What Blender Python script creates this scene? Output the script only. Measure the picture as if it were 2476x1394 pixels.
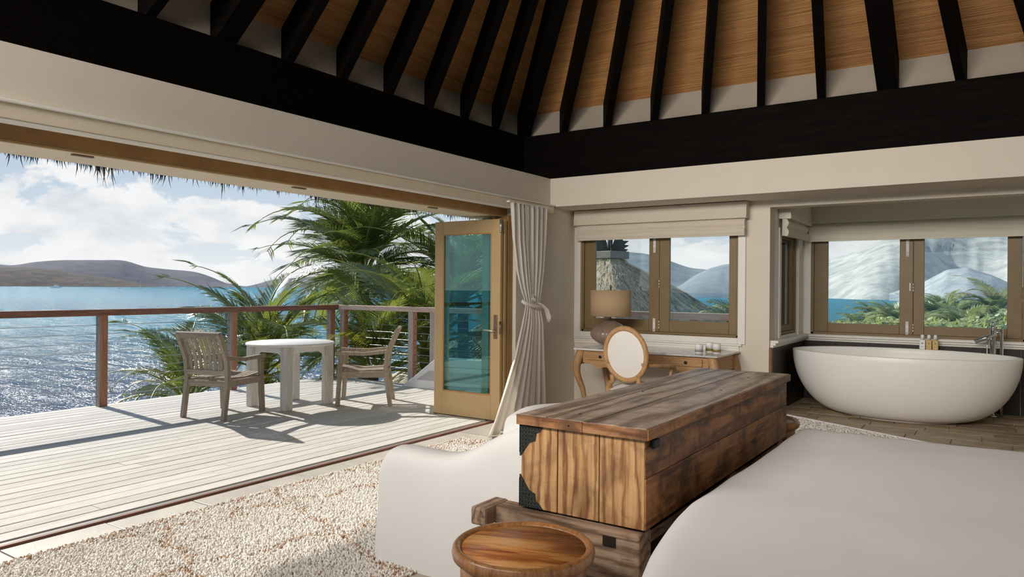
import bpy, math, random
import numpy as np
from mathutils import Vector, Matrix, noise as mnoise
random.seed(7); RNG = np.random.default_rng(7)
for o in list(bpy.data.objects): bpy.data.objects.remove(o)
S = bpy.context.scene; COL = S.collection
PI = math.pi

# ------------------------------------------------------------------ camera
F = 1751.0; CX, CY = 1238.0, 697.0
def _n(v): v = np.array(v, float); return v/np.linalg.norm(v)
_Y = _n([2417-CX, 705-CY, F]); _X = -_n([-1363-CX, 676-CY, F]); _X = _n(_X-_Y*_X.dot(_Y))
_Z = np.cross(_X, _Y); _Z = _Z if _Z[1] < 0 else -_Z
RW = np.stack([_X, _Y, _Z])
CAM = np.array([4.298, -7.758, 1.4])
cam = bpy.data.cameras.new('camera'); co = bpy.data.objects.new('camera', cam); COL.objects.link(co)
cam.sensor_width = 36; cam.lens = F/2476*36; cam.clip_start = .05; cam.clip_end = 40000
m = Matrix.Identity(4)
for i, v in enumerate(((1, 0, 0), (0, -1, 0), (0, 0, -1))):
    w = RW @ np.array(v, float)
    for k in range(3): m[k][i] = w[k]
for k in range(3): m[k][3] = CAM[k]
co.matrix_world = m; S.camera = co
def bearing(px):                       # horizontal direction of a photo column
    r = RW @ np.array([px-CX, 690-CY, F]); return r[:2]/np.hypot(r[0], r[1])
def rise(px, py):                      # height gained per metre of ground distance
    r = RW @ np.array([px-CX, py-CY, F]); return r[2]/np.hypot(r[0], r[1])
def far(px, py, d):                    # a point d metres away over the ground
    b = bearing(px); return Vector((CAM[0]+b[0]*d, CAM[1]+b[1]*d, CAM[2]+rise(px, py)*d))

# ------------------------------------------------------------------ sky, sun, exposure
S.view_settings.view_transform = 'Standard'; S.view_settings.look = 'None'
S.view_settings.exposure = 0.05; S.view_settings.gamma = 1; S.view_settings.use_curve_mapping = False
SUN_DIR = Vector((-1.80, .20, 1.10)).normalized()
sun = bpy.data.lights.new('sun', 'SUN'); sun.energy = 6.2; sun.angle = math.radians(.6); sun.color = (1, .95, .87)
so = bpy.data.objects.new('sun', sun); COL.objects.link(so); so.rotation_euler = SUN_DIR.to_track_quat('Z', 'Y').to_euler()
def area(name, loc, aim, sx, sy, watts, col, spread=PI):
    l = bpy.data.lights.new(name, 'AREA'); l.shape = 'RECTANGLE'; l.size = sx; l.size_y = sy; l.energy = watts; l.color = col; l.spread = spread
    o = bpy.data.objects.new(name, l); COL.objects.link(o); o.location = loc; o.rotation_euler = (Vector(loc)-Vector(aim)).to_track_quat('Z', 'Y').to_euler()
# fill lamps added out of view near the roof line to brighten the interior
area('fill_behind', (2.6, -8.3, 3.2), (3.1, 0, 1.35), 4.4, .8, 90, (1, .94, .87), 1.5)
area('fill_seaward', (.15, -7.9, 2.98), (3.0, -3.4, .9), 2.2, .5, 88, (1, .95, .90))
W = bpy.data.worlds.new('sky'); S.world = W; W.use_nodes = True
def build_sky():
    nt = W.node_tree; N = nt.nodes; L = nt.links; N.clear()
    def nd(t, **k):
        n = N.new(t)
        for a, b in k.items(): setattr(n, a, b)
        return n
    def math_(op, a, b=None, c=None):
        n = nd('ShaderNodeMath', operation=op)
        for i, v in enumerate((a, b, c)):
            if v is None: continue
            if isinstance(v, (int, float)): n.inputs[i].default_value = v
            else: L.new(v, n.inputs[i])
        return n.outputs[0]
    def ramp(fac, stops):
        r = nd('ShaderNodeValToRGB'); e = r.color_ramp.elements
        while len(e) < len(stops): e.new(.5)
        for q, (p, c) in zip(e, stops): q.position = p; q.color = (*c, 1) if len(c) == 3 else c
        L.new(fac, r.inputs[0]); return r.outputs[0]
    tc = nd('ShaderNodeTexCoord'); sep = nd('ShaderNodeSeparateXYZ'); L.new(tc.outputs['Generated'], sep.inputs[0])
    z = math_('MAXIMUM', sep.outputs[2], 0.0)
    base = ramp(z, [(0, (.86, .88, .88)), (.07, (.62, .71, .79)), (.20, (.40, .53, .68)), (1, (.20, .36, .62))])
    mp = nd('ShaderNodeMapping'); mp.inputs['Scale'].default_value = (1, 1, 2.1); mp.inputs['Location'].default_value = (.37, 1.32, .11)
    L.new(tc.outputs['Generated'], mp.inputs[0])
    n1 = nd('ShaderNodeTexNoise'); n1.inputs['Scale'].default_value = 7.0; n1.inputs['Detail'].default_value = 10; n1.inputs['Roughness'].default_value = .56; n1.inputs['Distortion'].default_value = .25
    L.new(mp.outputs[0], n1.inputs['Vector'])
    # cloud banks thicken towards the horizon
    th = ramp(z, [(0, (.30,)*3), (.085, (.455,)*3), (.14, (.59,)*3), (.30, (.585,)*3)])
    d = math_('SUBTRACT', n1.outputs[0], th)
    mask = nd('ShaderNodeMapRange', interpolation_type='SMOOTHSTEP'); mask.inputs['From Min'].default_value = -.008; mask.inputs['From Max'].default_value = .045
    L.new(d, mask.inputs[0])
    n2 = nd('ShaderNodeTexNoise'); n2.inputs['Scale'].default_value = 13; n2.inputs['Detail'].default_value = 6
    L.new(mp.outputs[0], n2.inputs['Vector'])
    cl = ramp(n2.outputs[0], [(.30, (.66, .70, .74)), (.52, (.86, .87, .88)), (.7, (.93, .93, .93))])
    mx = nd('ShaderNodeMix', data_type='RGBA'); L.new(mask.outputs[0], mx.inputs['Factor']); L.new(base, mx.inputs[6]); L.new(cl, mx.inputs[7])
    bg = nd('ShaderNodeBackground'); L.new(mx.outputs[2], bg.inputs[0]); bg.inputs[1].default_value = 1.0
    out = nd('ShaderNodeOutputWorld'); L.new(bg.outputs[0], out.inputs[0])
build_sky()
S.cycles.max_bounces = 10; S.cycles.diffuse_bounces = 6; S.cycles.transparent_max_bounces = 24
S.cycles.use_denoising = True
S.cycles.sample_clamp_indirect = 6

# ------------------------------------------------------------------ materials
class NT:
    def __init__(s, name):
        s.m = bpy.data.materials.new(name); s.m.use_nodes = True; s.t = s.m.node_tree; s.N = s.t.nodes; s.L = s.t.links
        s.b = s.N['Principled BSDF']
    def nd(s, t, **k):
        n = s.N.new(t)
        for a, b in k.items(): setattr(n, a, b)
        return n
    def coord(s, scale=(1, 1, 1), rnd=0.0, gen='Object'):
        tc = s.nd('ShaderNodeTexCoord'); mp = s.nd('ShaderNodeMapping'); mp.inputs['Scale'].default_value = scale
        s.L.new(tc.outputs[gen], mp.inputs[0])
        if rnd:
            oi = s.nd('ShaderNodeObjectInfo'); mu = s.nd('ShaderNodeMath', operation='MULTIPLY'); mu.inputs[1].default_value = rnd
            s.L.new(oi.outputs['Random'], mu.inputs[0]); s.L.new(mu.outputs[0], mp.inputs['Location'])
        return mp.outputs[0]
    def noise(s, vec, scale, detail=4, rough=.5, dist=0):
        n = s.nd('ShaderNodeTexNoise'); n.inputs['Scale'].default_value = scale; n.inputs['Detail'].default_value = detail
        n.inputs['Roughness'].default_value = rough; n.inputs['Distortion'].default_value = dist
        s.L.new(vec, n.inputs['Vector']); return n.outputs[0]
    def ramp(s, fac, stops):
        r = s.nd('ShaderNodeValToRGB'); e = r.color_ramp.elements
        while len(e) < len(stops): e.new(.5)
        for q, (p, c) in zip(e, stops): q.position = p; q.color = (*c, 1)
        s.L.new(fac, r.inputs[0]); return r.outputs[0]
    def mix(s, f, a, b, blend='MIX'):
        n = s.nd('ShaderNodeMix', data_type='RGBA', blend_type=blend)
        for sock, v in ((n.inputs['Factor'], f), (n.inputs[6], a), (n.inputs[7], b)):
            if isinstance(v, (int, float)): sock.default_value = v
            elif isinstance(v, tuple): sock.default_value = (*v, 1)
            else: s.L.new(v, sock)
        return n.outputs[2]
    def bump(s, h, strength, dist):
        n = s.nd('ShaderNodeBump'); n.inputs['Strength'].default_value = strength; n.inputs['Distance'].default_value = dist
        s.L.new(h, n.inputs['Height']); s.L.new(n.outputs[0], s.b.inputs['Normal'])
    def col(s, c):
        if isinstance(c, tuple): s.b.inputs['Base Color'].default_value = (*c, 1)
        else: s.L.new(c, s.b.inputs['Base Color'])
    def set(s, **k):
        for a, v in k.items(): s.b.inputs[a.replace('_', ' ')].default_value = v
        return s

def plain(name, c, rough=.6, var=.08, scale=6, bump=.0, spec=.4, metal=0):
    n = NT(name); v = n.coord()
    f = n.noise(v, scale, 5)
    lo = tuple(x*(1-var) for x in c); hi = tuple(min(1, x*(1+var)) for x in c)
    n.col(n.ramp(f, [(.3, lo), (.7, hi)])); n.set(Roughness=rough, Metallic=metal); n.b.inputs['Specular IOR Level'].default_value = spec
    if bump: n.bump(n.noise(v, scale*12, 6), bump, .004)
    return n.m
def wood(name, dark, mid, light, axis='y', rough=.6, rnd=40, fine=1.0, bump=.35, objvar=.25, knots=True, spec=.35):
    n = NT(name); st = {'x': (1.3, 16, 16), 'y': (16, 1.3, 16), 'z': (16, 16, 1.3)}[axis]
    v = n.coord(st, rnd)
    f = n.noise(v, 1.6*fine, 8, .6, .9)
    g = n.noise(v, 7*fine, 4, .7, .2)
    c = n.ramp(f, [(.28, dark), (.47, mid), (.72, light)])
    c = n.mix(.35, c, n.ramp(g, [(.35, dark), (.6, light)]), 'MIX')
    if knots:
        kv = n.coord({'x': (.8, 4, 4), 'y': (4, .8, 4), 'z': (4, 4, .8)}[axis], rnd)
        k = n.noise(kv, 1.7*fine, 2, .4, .6)
        c = n.mix(n.ramp(k, [(.60, (0, 0, 0)), (.74, (.7, .7, .7))]), c, tuple(x*.45 for x in dark))
    oi = n.nd('ShaderNodeObjectInfo'); mr = n.nd('ShaderNodeMapRange'); mr.inputs['To Min'].default_value = 1-objvar; mr.inputs['To Max'].default_value = 1+objvar*.6
    n.L.new(oi.outputs['Random'], mr.inputs[0])
    c = n.mix(1.0, c, mr.outputs[0], 'MULTIPLY')
    n.col(c); n.set(Roughness=rough); n.b.inputs['Specular IOR Level'].default_value = spec
    if bump: n.bump(g, bump, .003)
    return n.m
def oldwood(name, dark, mid, light, axis, rough, stain, bump=.5, spec=.35, wave=3.0):
    n = NT(name); sc = {'x': (.16, 1, 1), 'y': (1, .16, 1), 'z': (1, 1, .16)}[axis]
    v = n.coord(sc, 30)
    w = n.nd('ShaderNodeTexWave', wave_type='BANDS', bands_direction={'x': 'Z', 'y': 'X', 'z': 'X'}[axis]); w.inputs['Scale'].default_value = wave*2.2; w.inputs['Distortion'].default_value = 9; w.inputs['Detail'].default_value = 4; w.inputs['Detail Scale'].default_value = 1.6; w.inputs['Detail Roughness'].default_value = .6
    n.L.new(v, w.inputs['Vector'])
    fine = n.noise(n.coord({'x': (2, 60, 60), 'y': (60, 2, 60), 'z': (60, 60, 2)}[axis], 30), 1, 5, .65, .2)
    c = n.ramp(w.outputs[0], [(.05, dark), (.3, mid), (.75, light)])
    c = n.mix(.45, c, n.ramp(fine, [(.32, dark), (.5, mid), (.68, light)]))
    bl = n.noise(n.coord((1, 1, 1), 30), 5.5, 7, .66, .8)                          # blotchy age stains
    c = n.mix(n.ramp(bl, [(.44, (0, 0, 0)), (.62, (stain,)*3)]), c, tuple(x*.55 for x in dark))
    sp = n.noise(n.coord({'x': (4, 40, 40), 'y': (40, 4, 40), 'z': (40, 40, 4)}[axis], 30), 1, 3, .5, .6)   # cracks
    c = n.mix(n.ramp(sp, [(.69, (0, 0, 0)), (.75, (.7,)*3)]), c, tuple(x*.4 for x in dark))
    n.col(c); n.set(Roughness=rough); n.b.inputs['Specular IOR Level'].default_value = spec; n.bump(fine, bump, .004); return n.m
def fabric(name, c, weave=220, bump=.25, rough=.9, wr=.0):
    n = NT(name); v = n.coord()
    f = n.noise(v, 3, 4)
    n.col(n.ramp(f, [(.3, tuple(x*.95 for x in c)), (.7, c)])); n.set(Roughness=rough); n.b.inputs['Specular IOR Level'].default_value = .15
    h = n.noise(v, weave, 2)
    if wr:
        w = n.noise(v, 2.2, 5, .5, .6); a = n.nd('ShaderNodeMath', operation='MULTIPLY_ADD'); n.L.new(w, a.inputs[0]); a.inputs[1].default_value = wr; n.L.new(h, a.inputs[2]); h = a.outputs[0]
    n.bump(h, bump, .004); return n.m
def glass(name, tint, refl=.10, rough=.0):
    n = NT(name); n.N.remove(n.b)
    t = n.nd('ShaderNodeBsdfTransparent'); t.inputs[0].default_value = (*tint, 1)
    g = n.nd('ShaderNodeBsdfGlossy'); g.inputs['Roughness'].default_value = rough; g.inputs[0].default_value = (.95, 1, 1, 1)
    fr = n.nd('ShaderNodeFresnel'); fr.inputs[0].default_value = 1.5
    a = n.nd('ShaderNodeMath', operation='MULTIPLY_ADD'); a.inputs[1].default_value = 1.0; a.inputs[2].default_value = refl-.04; n.L.new(fr.outputs[0], a.inputs[0])
    mx = n.nd('ShaderNodeMixShader'); n.L.new(a.outputs[0], mx.inputs[0]); n.L.new(t.outputs[0], mx.inputs[1]); n.L.new(g.outputs[0], mx.inputs[2])
    n.L.new(mx.outputs[0], n.N['Material Output'].inputs[0]); return n.m
def leafy(name, a, b, trans=.45, rough=.4):
    n = NT(name); oi = n.nd('ShaderNodeObjectInfo')
    v = n.coord((1, 1, 1), 10); f = n.noise(v, 2.5, 3)
    c = n.ramp(f, [(.3, a), (.7, b)])
    n.col(c); n.set(Roughness=rough); n.b.inputs['Specular IOR Level'].default_value = .6
    t = n.nd('ShaderNodeBsdfTranslucent'); n.L.new(n.mix(.5, c, (.35, .42, .05)), t.inputs[0])
    mx = n.nd('ShaderNodeMixShader'); mx.inputs[0].default_value = trans
    n.L.new(n.b.outputs[0], mx.inputs[1]); n.L.new(t.outputs[0], mx.inputs[2]); n.L.new(mx.outputs[0], n.N['Material Output'].inputs[0]); return n.m

M = {}
M['wall'] = plain('wall_paint', (.67, .60, .50), .8, .02, 3, .03, .2)
M['white'] = plain('white_paint', (.76, .73, .67), .5, .03, 4, 0, .35)
M['ivory'] = plain('ivory_paint', (.70, .60, .46), .5, .03, 4, 0, .3)
M['frieze'] = plain('frieze_paint', (.37, .31, .245), .8, .04, 4)
M['beam'] = wood('black_stained_timber', (.0015, .0012, .001), (.003, .0023, .002), (.007, .005, .004), 'x', .7, 40, 1, .2, .2, False, .05)
M['olive'] = plain('olive_brown_frame_paint', (.20, .135, .062), .45, .06, 5, 0, .35)
M['gold'] = plain('ochre_door_paint', (.47, .32, .155), .42, .05, 4, 0, .4)
M['jamb'] = plain('brown_head_timber', (.36, .20, .075), .5, .12, 7)
M['deckw'] = wood('bleached_deck_wood', (.44, .41, .36), (.57, .54, .49), (.67, .645, .60), 'y', .75, 60, .8, .25, .09, False, .2)
M['rail'] = wood('red_brown_rail_wood', (.11, .042, .024), (.20, .075, .042), (.33, .15, .09), 'y', .42, 40, 1, .2, .2, False, .5)
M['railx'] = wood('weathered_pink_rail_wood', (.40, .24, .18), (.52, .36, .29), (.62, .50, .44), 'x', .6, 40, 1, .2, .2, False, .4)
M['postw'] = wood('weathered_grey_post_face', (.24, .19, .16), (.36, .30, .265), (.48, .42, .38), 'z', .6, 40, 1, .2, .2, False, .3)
M['postz'] = wood('red_brown_post_wood', (.21, .075, .034), (.40, .16, .075), (.55, .28, .16), 'z', .45, 40, 1, .2, .2, False, .5)
M['teak'] = wood('weathered_teak', (.20, .155, .115), (.34, .275, .21), (.47, .40, .32), 'z', .75, 40, 1.2, .3, .18, False, .2)
M['teakx'] = wood('weathered_teak_rail', (.20, .155, .115), (.34, .275, .21), (.47, .40, .32), 'x', .75, 40, 1.2, .3, .18, False, .2)
M['wash'] = wood('whitewashed_table_wood', (.44, .41, .36), (.60, .57, .52), (.74, .72, .68), 'z', .7, 40, 1, .3, .12, False, .25)
M['washx'] = wood('whitewashed_top_wood', (.60, .58, .55), (.72, .71, .69), (.80, .80, .79), 'x', .5, 40, 1, .1, .1, False, .35)
M['bamboo'] = None
M['chest_end'] = oldwood('old_pine_end_boards', (.13, .05, .018), (.40, .20, .08), (.60, .37, .17), 'z', .5, .42)
M['chest_side'] = oldwood('dark_pine_side_board', (.06, .02, .007), (.27, .10, .03), (.46, .21, .07), 'y', .42, .85, .5, .4)
M['chest_top'] = oldwood('grey_brown_lid_boards', (.09, .05, .03), (.29, .205, .14), (.46, .365, .28), 'y', .42, .40, .4, .45, 1.2)
M['chest_edge'] = oldwood('lid_edge_wood', (.10, .035, .014), (.29, .13, .05), (.43, .22, .10), 'x', .5, .7)
M['old'] = oldwood('rough_cart_timber', (.09, .052, .03), (.235, .15, .095), (.37, .26, .18), 'x', .75, .45, .9, .2)
M['oldy'] = oldwood('rough_cart_beam', (.09, .052, .03), (.235, .15, .095), (.37, .26, .18), 'y', .75, .4, .9, .2)
M['iron'] = plain('dark_iron', (.022, .024, .022), .5, .3, 60, .5, .5, .4)
M['stoolw'] = oldwood('varnished_stool_top', (.20, .05, .012), (.50, .19, .045), (.74, .40, .14), 'x', .42, .10, .02, .35, 2.4)
M['stoolz'] = wood('varnished_stool_body', (.12, .04, .012), (.30, .12, .04), (.46, .23, .09), 'z', .28, 40, 1, .1, .1, False, .5)
M['oak'] = wood('honey_oak_z', (.27, .13, .05), (.42, .23, .10), (.54, .33, .16), 'z', .5, 40, 1, .15, .1, False, .35)
M['oakx'] = wood('honey_oak_x', (.27, .13, .05), (.42, .23, .10), (.54, .33, .16), 'x', .5, 40, 1, .15, .1, False, .35)
M['linen'] = fabric('white_slipcover_linen', (.71, .685, .655), 260, .22, .95, .6)
M['sheet'] = fabric('white_bed_cotton', (.76, .74, .725), 300, .12, .9, 1.0)
M['curtain'] = fabric('cream_curtain_cotton', (.87, .83, .77), 240, .15)
def translucent(m, c, f):
    t = m.node_tree; b = t.nodes['Principled BSDF']; tr = t.nodes.new('ShaderNodeBsdfTranslucent'); tr.inputs[0].default_value = (*c, 1); mx = t.nodes.new('ShaderNodeMixShader'); mx.inputs[0].default_value = f
    t.links.new(b.outputs[0], mx.inputs[1]); t.links.new(tr.outputs[0], mx.inputs[2]); t.links.new(mx.outputs[0], t.nodes['Material Output'].inputs[0])
translucent(M['curtain'], (.87, .83, .77), .38)
M['blind'] = fabric('beige_blind_linen', (.62, .55, .46), 300, .25, .95, .25)
M['blindg'] = fabric('sage_blind_linen', (.66, .62, .52), 300, .25, .95, .25)
M['upholstery'] = fabric('pale_upholstery', (.78, .74, .68), 320, .15)
M['shade'] = fabric('tan_lampshade_linen', (.50, .35, .21), 320, .2)
M['lampbase'] = plain('taupe_ribbed_glass', (.30, .21, .155), .25, .1, 3, 0, .6)
M['tub'] = plain('matt_white_stone_resin', (.86, .84, .80), .38, .02, 3, 0, .45)
M['chrome'] = plain('chrome', (.75, .77, .79), .08, .02, 3, 0, .5, 1)
M['steel'] = plain('steel_cable', (.50, .52, .54), .3, .05, 3, 0, .5, 1)
M['bronze'] = plain('bronze_handle', (.22, .14, .09), .35, .1, 9, 0, .5, .7)
M['brass'] = plain('pale_brass_hinge', (.62, .58, .46), .35, .1, 9, 0, .5, .6)
M['marble'] = None
M['darkpanel'] = wood('dark_stained_panel', (.010, .007, .005), (.020, .014, .009), (.034, .024, .016), 'z', .45, 40, 1, .1, .1, False, .3)
M['redjamb'] = wood('red_brown_panel_edge', (.10, .04, .02), (.20, .085, .045), (.28, .13, .07), 'z', .5)
M['stone'] = None
M['bottlew'] = plain('white_plastic', (.82, .82, .80), .35, .02)
M['amber'] = plain('amber_shampoo', (.60, .42, .16), .25, .08, 8, 0, .6)
M['ink'] = plain('grey_label_ink', (.25, .26, .25), .6)
M['gilt'] = plain('olive_label_band', (.22, .16, .05), .5)
M['skyl'] = plain('white_render', (.68, .67, .68), .6, .04, 5, .1)
M['skylg'] = plain('grey_inset_panel', (.42, .41, .42), .6, .05)
M['glass'] = glass('window_glass', (.95, .97, .97), .045)
M['teal'] = glass('teal_door_glass', (.50, .73, .73), .045)
M['leaf'] = leafy('palm_leaf_green', (.06, .09, .028), (.18, .21, .08), .45, .27)
M['leafy'] = leafy('palm_leaf_yellow', (.16, .15, .02), (.30, .24, .04), .45)
M['leafp'] = leafy('palm_leaf_pale', (.26, .31, .12), (.52, .55, .28), .40)
M['rachis'] = plain('palm_rib', (.30, .30, .06), .45, .15)
M['bark'] = plain('palm_bark', (.14, .105, .075), .9, .3, 20, .5)
M['finial'] = plain('verdigris_metal', (.045, .065, .065), .5, .2, 9, 0, .5, .3)
M['cap'] = plain('grey_roof_cap', (.24, .23, .20), .7)
def extra_mats():
    n = NT('woven_reed_ceiling'); tc = n.nd('ShaderNodeTexCoord')
    # reeds run level round the roof: the pattern follows height and distance round
    mp = n.nd('ShaderNodeMapping'); mp.inputs['Scale'].default_value = (1.2, 1.2, 110); n.L.new(tc.outputs['Object'], mp.inputs[0])
    f = n.noise(mp.outputs[0], 1, 6, .65, .5)
    mp2 = n.nd('ShaderNodeMapping'); mp2.inputs['Scale'].default_value = (.8, .8, 16); n.L.new(tc.outputs['Object'], mp2.inputs[0])
    g = n.noise(mp2.outputs[0], 1, 3)
    c = n.ramp(f, [(.28, (.12, .045, .012)), (.42, (.38, .165, .048)), (.58, (.53, .255, .08)), (.75, (.68, .41, .16))])
    c = n.mix(.35, c, n.ramp(g, [(.35, (.34, .14, .036)), (.65, (.64, .33, .11))])); n.col(c); n.set(Roughness=.6); n.bump(f, .8, .02); M['bamboo'] = n.m
    n = NT('white_marble'); v = n.coord(); f = n.noise(v, 3, 8, .6, 1.5)
    n.col(n.ramp(f, [(.40, (.52, .52, .53)), (.50, (.76, .75, .73)), (.7, (.80, .79, .77))])); n.set(Roughness=.18); M['marble'] = n.m
    for nm, key, a, b, cc in (('travertine_tile', 'stone', (.24, .175, .11), (.36, .275, .18), (.46, .37, .26)), ('limestone_flag', 'flag', (.42, .385, .34), (.52, .475, .41), (.58, .54, .48))):
        n = NT(nm); v = n.coord((1, 1, 1), 30); f = n.noise(v, 3.5, 7, .6, .6); g = n.noise(n.coord((3, 14, 3), 30), 4, 5, .6, .6)
        c = n.ramp(f, [(.3, a), (.55, b), (.75, cc)]); c = n.mix(n.ramp(g, [(.6, (0, 0, 0)), (.72, (.6, .6, .6))]), c, tuple(x*.45 for x in a))
        oi = n.nd('ShaderNodeObjectInfo'); mr = n.nd('ShaderNodeMapRange'); mr.inputs['To Min'].default_value = .8; mr.inputs['To Max'].default_value = 1.12; n.L.new(oi.outputs['Random'], mr.inputs[0])
        n.col(n.mix(1.0, c, mr.outputs[0], 'MULTIPLY')); n.set(Roughness=.45); n.bump(g, .2, .004); M[key] = n.m
    n = NT('grout'); n.col((.50, .45, .37)); n.set(Roughness=.9); M['grout'] = n.m
    n = NT('rug_wool'); a = n.nd('ShaderNodeAttribute', attribute_name='tint'); n.col(a.outputs['Color']); n.set(Roughness=.95); n.b.inputs['Specular IOR Level'].default_value = .1; M['wool'] = n.m
    n = NT('sea_water'); v = n.coord((1, 1, 1)); sc = n.coord((.5, 1.3, 1))
    big = n.noise(n.coord((.0016, .004, 1)), 1, 4, .5)
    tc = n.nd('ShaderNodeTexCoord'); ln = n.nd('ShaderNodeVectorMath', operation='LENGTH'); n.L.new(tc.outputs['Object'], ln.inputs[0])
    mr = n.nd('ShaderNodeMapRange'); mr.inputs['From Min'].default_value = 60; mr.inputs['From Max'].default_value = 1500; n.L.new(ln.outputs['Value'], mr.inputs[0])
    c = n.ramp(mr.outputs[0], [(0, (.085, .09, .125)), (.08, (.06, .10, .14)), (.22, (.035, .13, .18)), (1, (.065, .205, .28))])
    c = n.mix(n.ramp(big, [(.45, (0, 0, 0)), (.62, (.6, .6, .6))]), c, (.05, .20, .25)); sparkle = n.noise(n.coord((.10, .26, 1)), 1, 6, .68, .2); c = n.mix(n.ramp(sparkle, [(.60, (0, 0, 0)), (.70, (.75, .75, .75))]), c, (.42, .45, .50))  # pale flecks painted into the water colour stand in for sun sparkle
    n.col(c); n.set(Roughness=.20); n.b.inputs['Specular IOR Level'].default_value = .22
    w1 = n.noise(n.coord((.05, .11, 1)), 1, 5, .62, .3)
    w2 = n.noise(n.coord((.9, 1.7, 1)), 1, 3, .6, .3)
    ad = n.nd('ShaderNodeMath', operation='MULTIPLY_ADD'); n.L.new(w2, ad.inputs[0]); ad.inputs[1].default_value = .06; n.L.new(w1, ad.inputs[2])
    # wave-averaged reflection: a fixed share of mirror-like facets over the flecked water colour
    bp = n.nd('ShaderNodeBump'); bp.inputs['Strength'].default_value = 1; bp.inputs['Distance'].default_value = 6.0; n.L.new(ad.outputs[0], bp.inputs['Height'])
    df = n.nd('ShaderNodeBsdfDiffuse'); n.L.new(c, df.inputs[0])
    gl = n.nd('ShaderNodeBsdfGlossy'); gl.inputs['Roughness'].default_value = .16; n.L.new(bp.outputs[0], gl.inputs['Normal'])
    mx = n.nd('ShaderNodeMixShader'); mx.inputs[0].default_value = .09; n.L.new(df.outputs[0], mx.inputs[1]); n.L.new(gl.outputs[0], mx.inputs[2]); n.L.new(mx.outputs[0], n.N['Material Output'].inputs[0])
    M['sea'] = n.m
    for nm, key, a, b, sc in (('far_island_slope', 'isle', (.125, .125, .150), (.165, .160, .175), .004), ('near_island_slope', 'isle2', (.075, .068, .070), (.135, .115, .095), .008),  # distance haze is mixed into the island and hill colours
                          ('hazy_green_hillside', 'hill', (.30, .335, .325), (.52, .52, .48), .016), ('haze_blue_hillside', 'hillb', (.16, .205, .23), (.235, .28, .30), .006),
                          ('haze_grey_hillside', 'hillp', (.27, .33, .355), (.43, .47, .47), .03), ('dry_grass_slope', 'ground', (.05, .07, .022), (.12, .13, .05), .3)):
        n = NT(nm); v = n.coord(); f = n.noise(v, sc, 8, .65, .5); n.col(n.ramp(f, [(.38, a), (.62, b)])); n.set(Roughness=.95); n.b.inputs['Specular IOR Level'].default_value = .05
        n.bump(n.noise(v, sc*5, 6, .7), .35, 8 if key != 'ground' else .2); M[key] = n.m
    for nm, key, a, b, cc in (('golden_thatch', 'thatch', (.26, .20, .12), (.62, .53, .37), (.82, .75, .57)), ('grey_thatch', 'thatchg', (.10, .085, .06), (.24, .205, .15), (.38, .34, .27))):
        n = NT(nm); v = n.coord((9, 9, 2.0)); f = n.noise(v, 1.6, 7, .7, .4); n.col(n.ramp(f, [(.3, a), (.5, b), (.72, cc)])); n.set(Roughness=.95); n.bump(f, 1.0, .08); M[key] = n.m
    n = NT('dark_straw'); n.col((.055, .042, .030)); n.set(Roughness=.8); M['straw'] = n.m
extra_mats()

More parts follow.
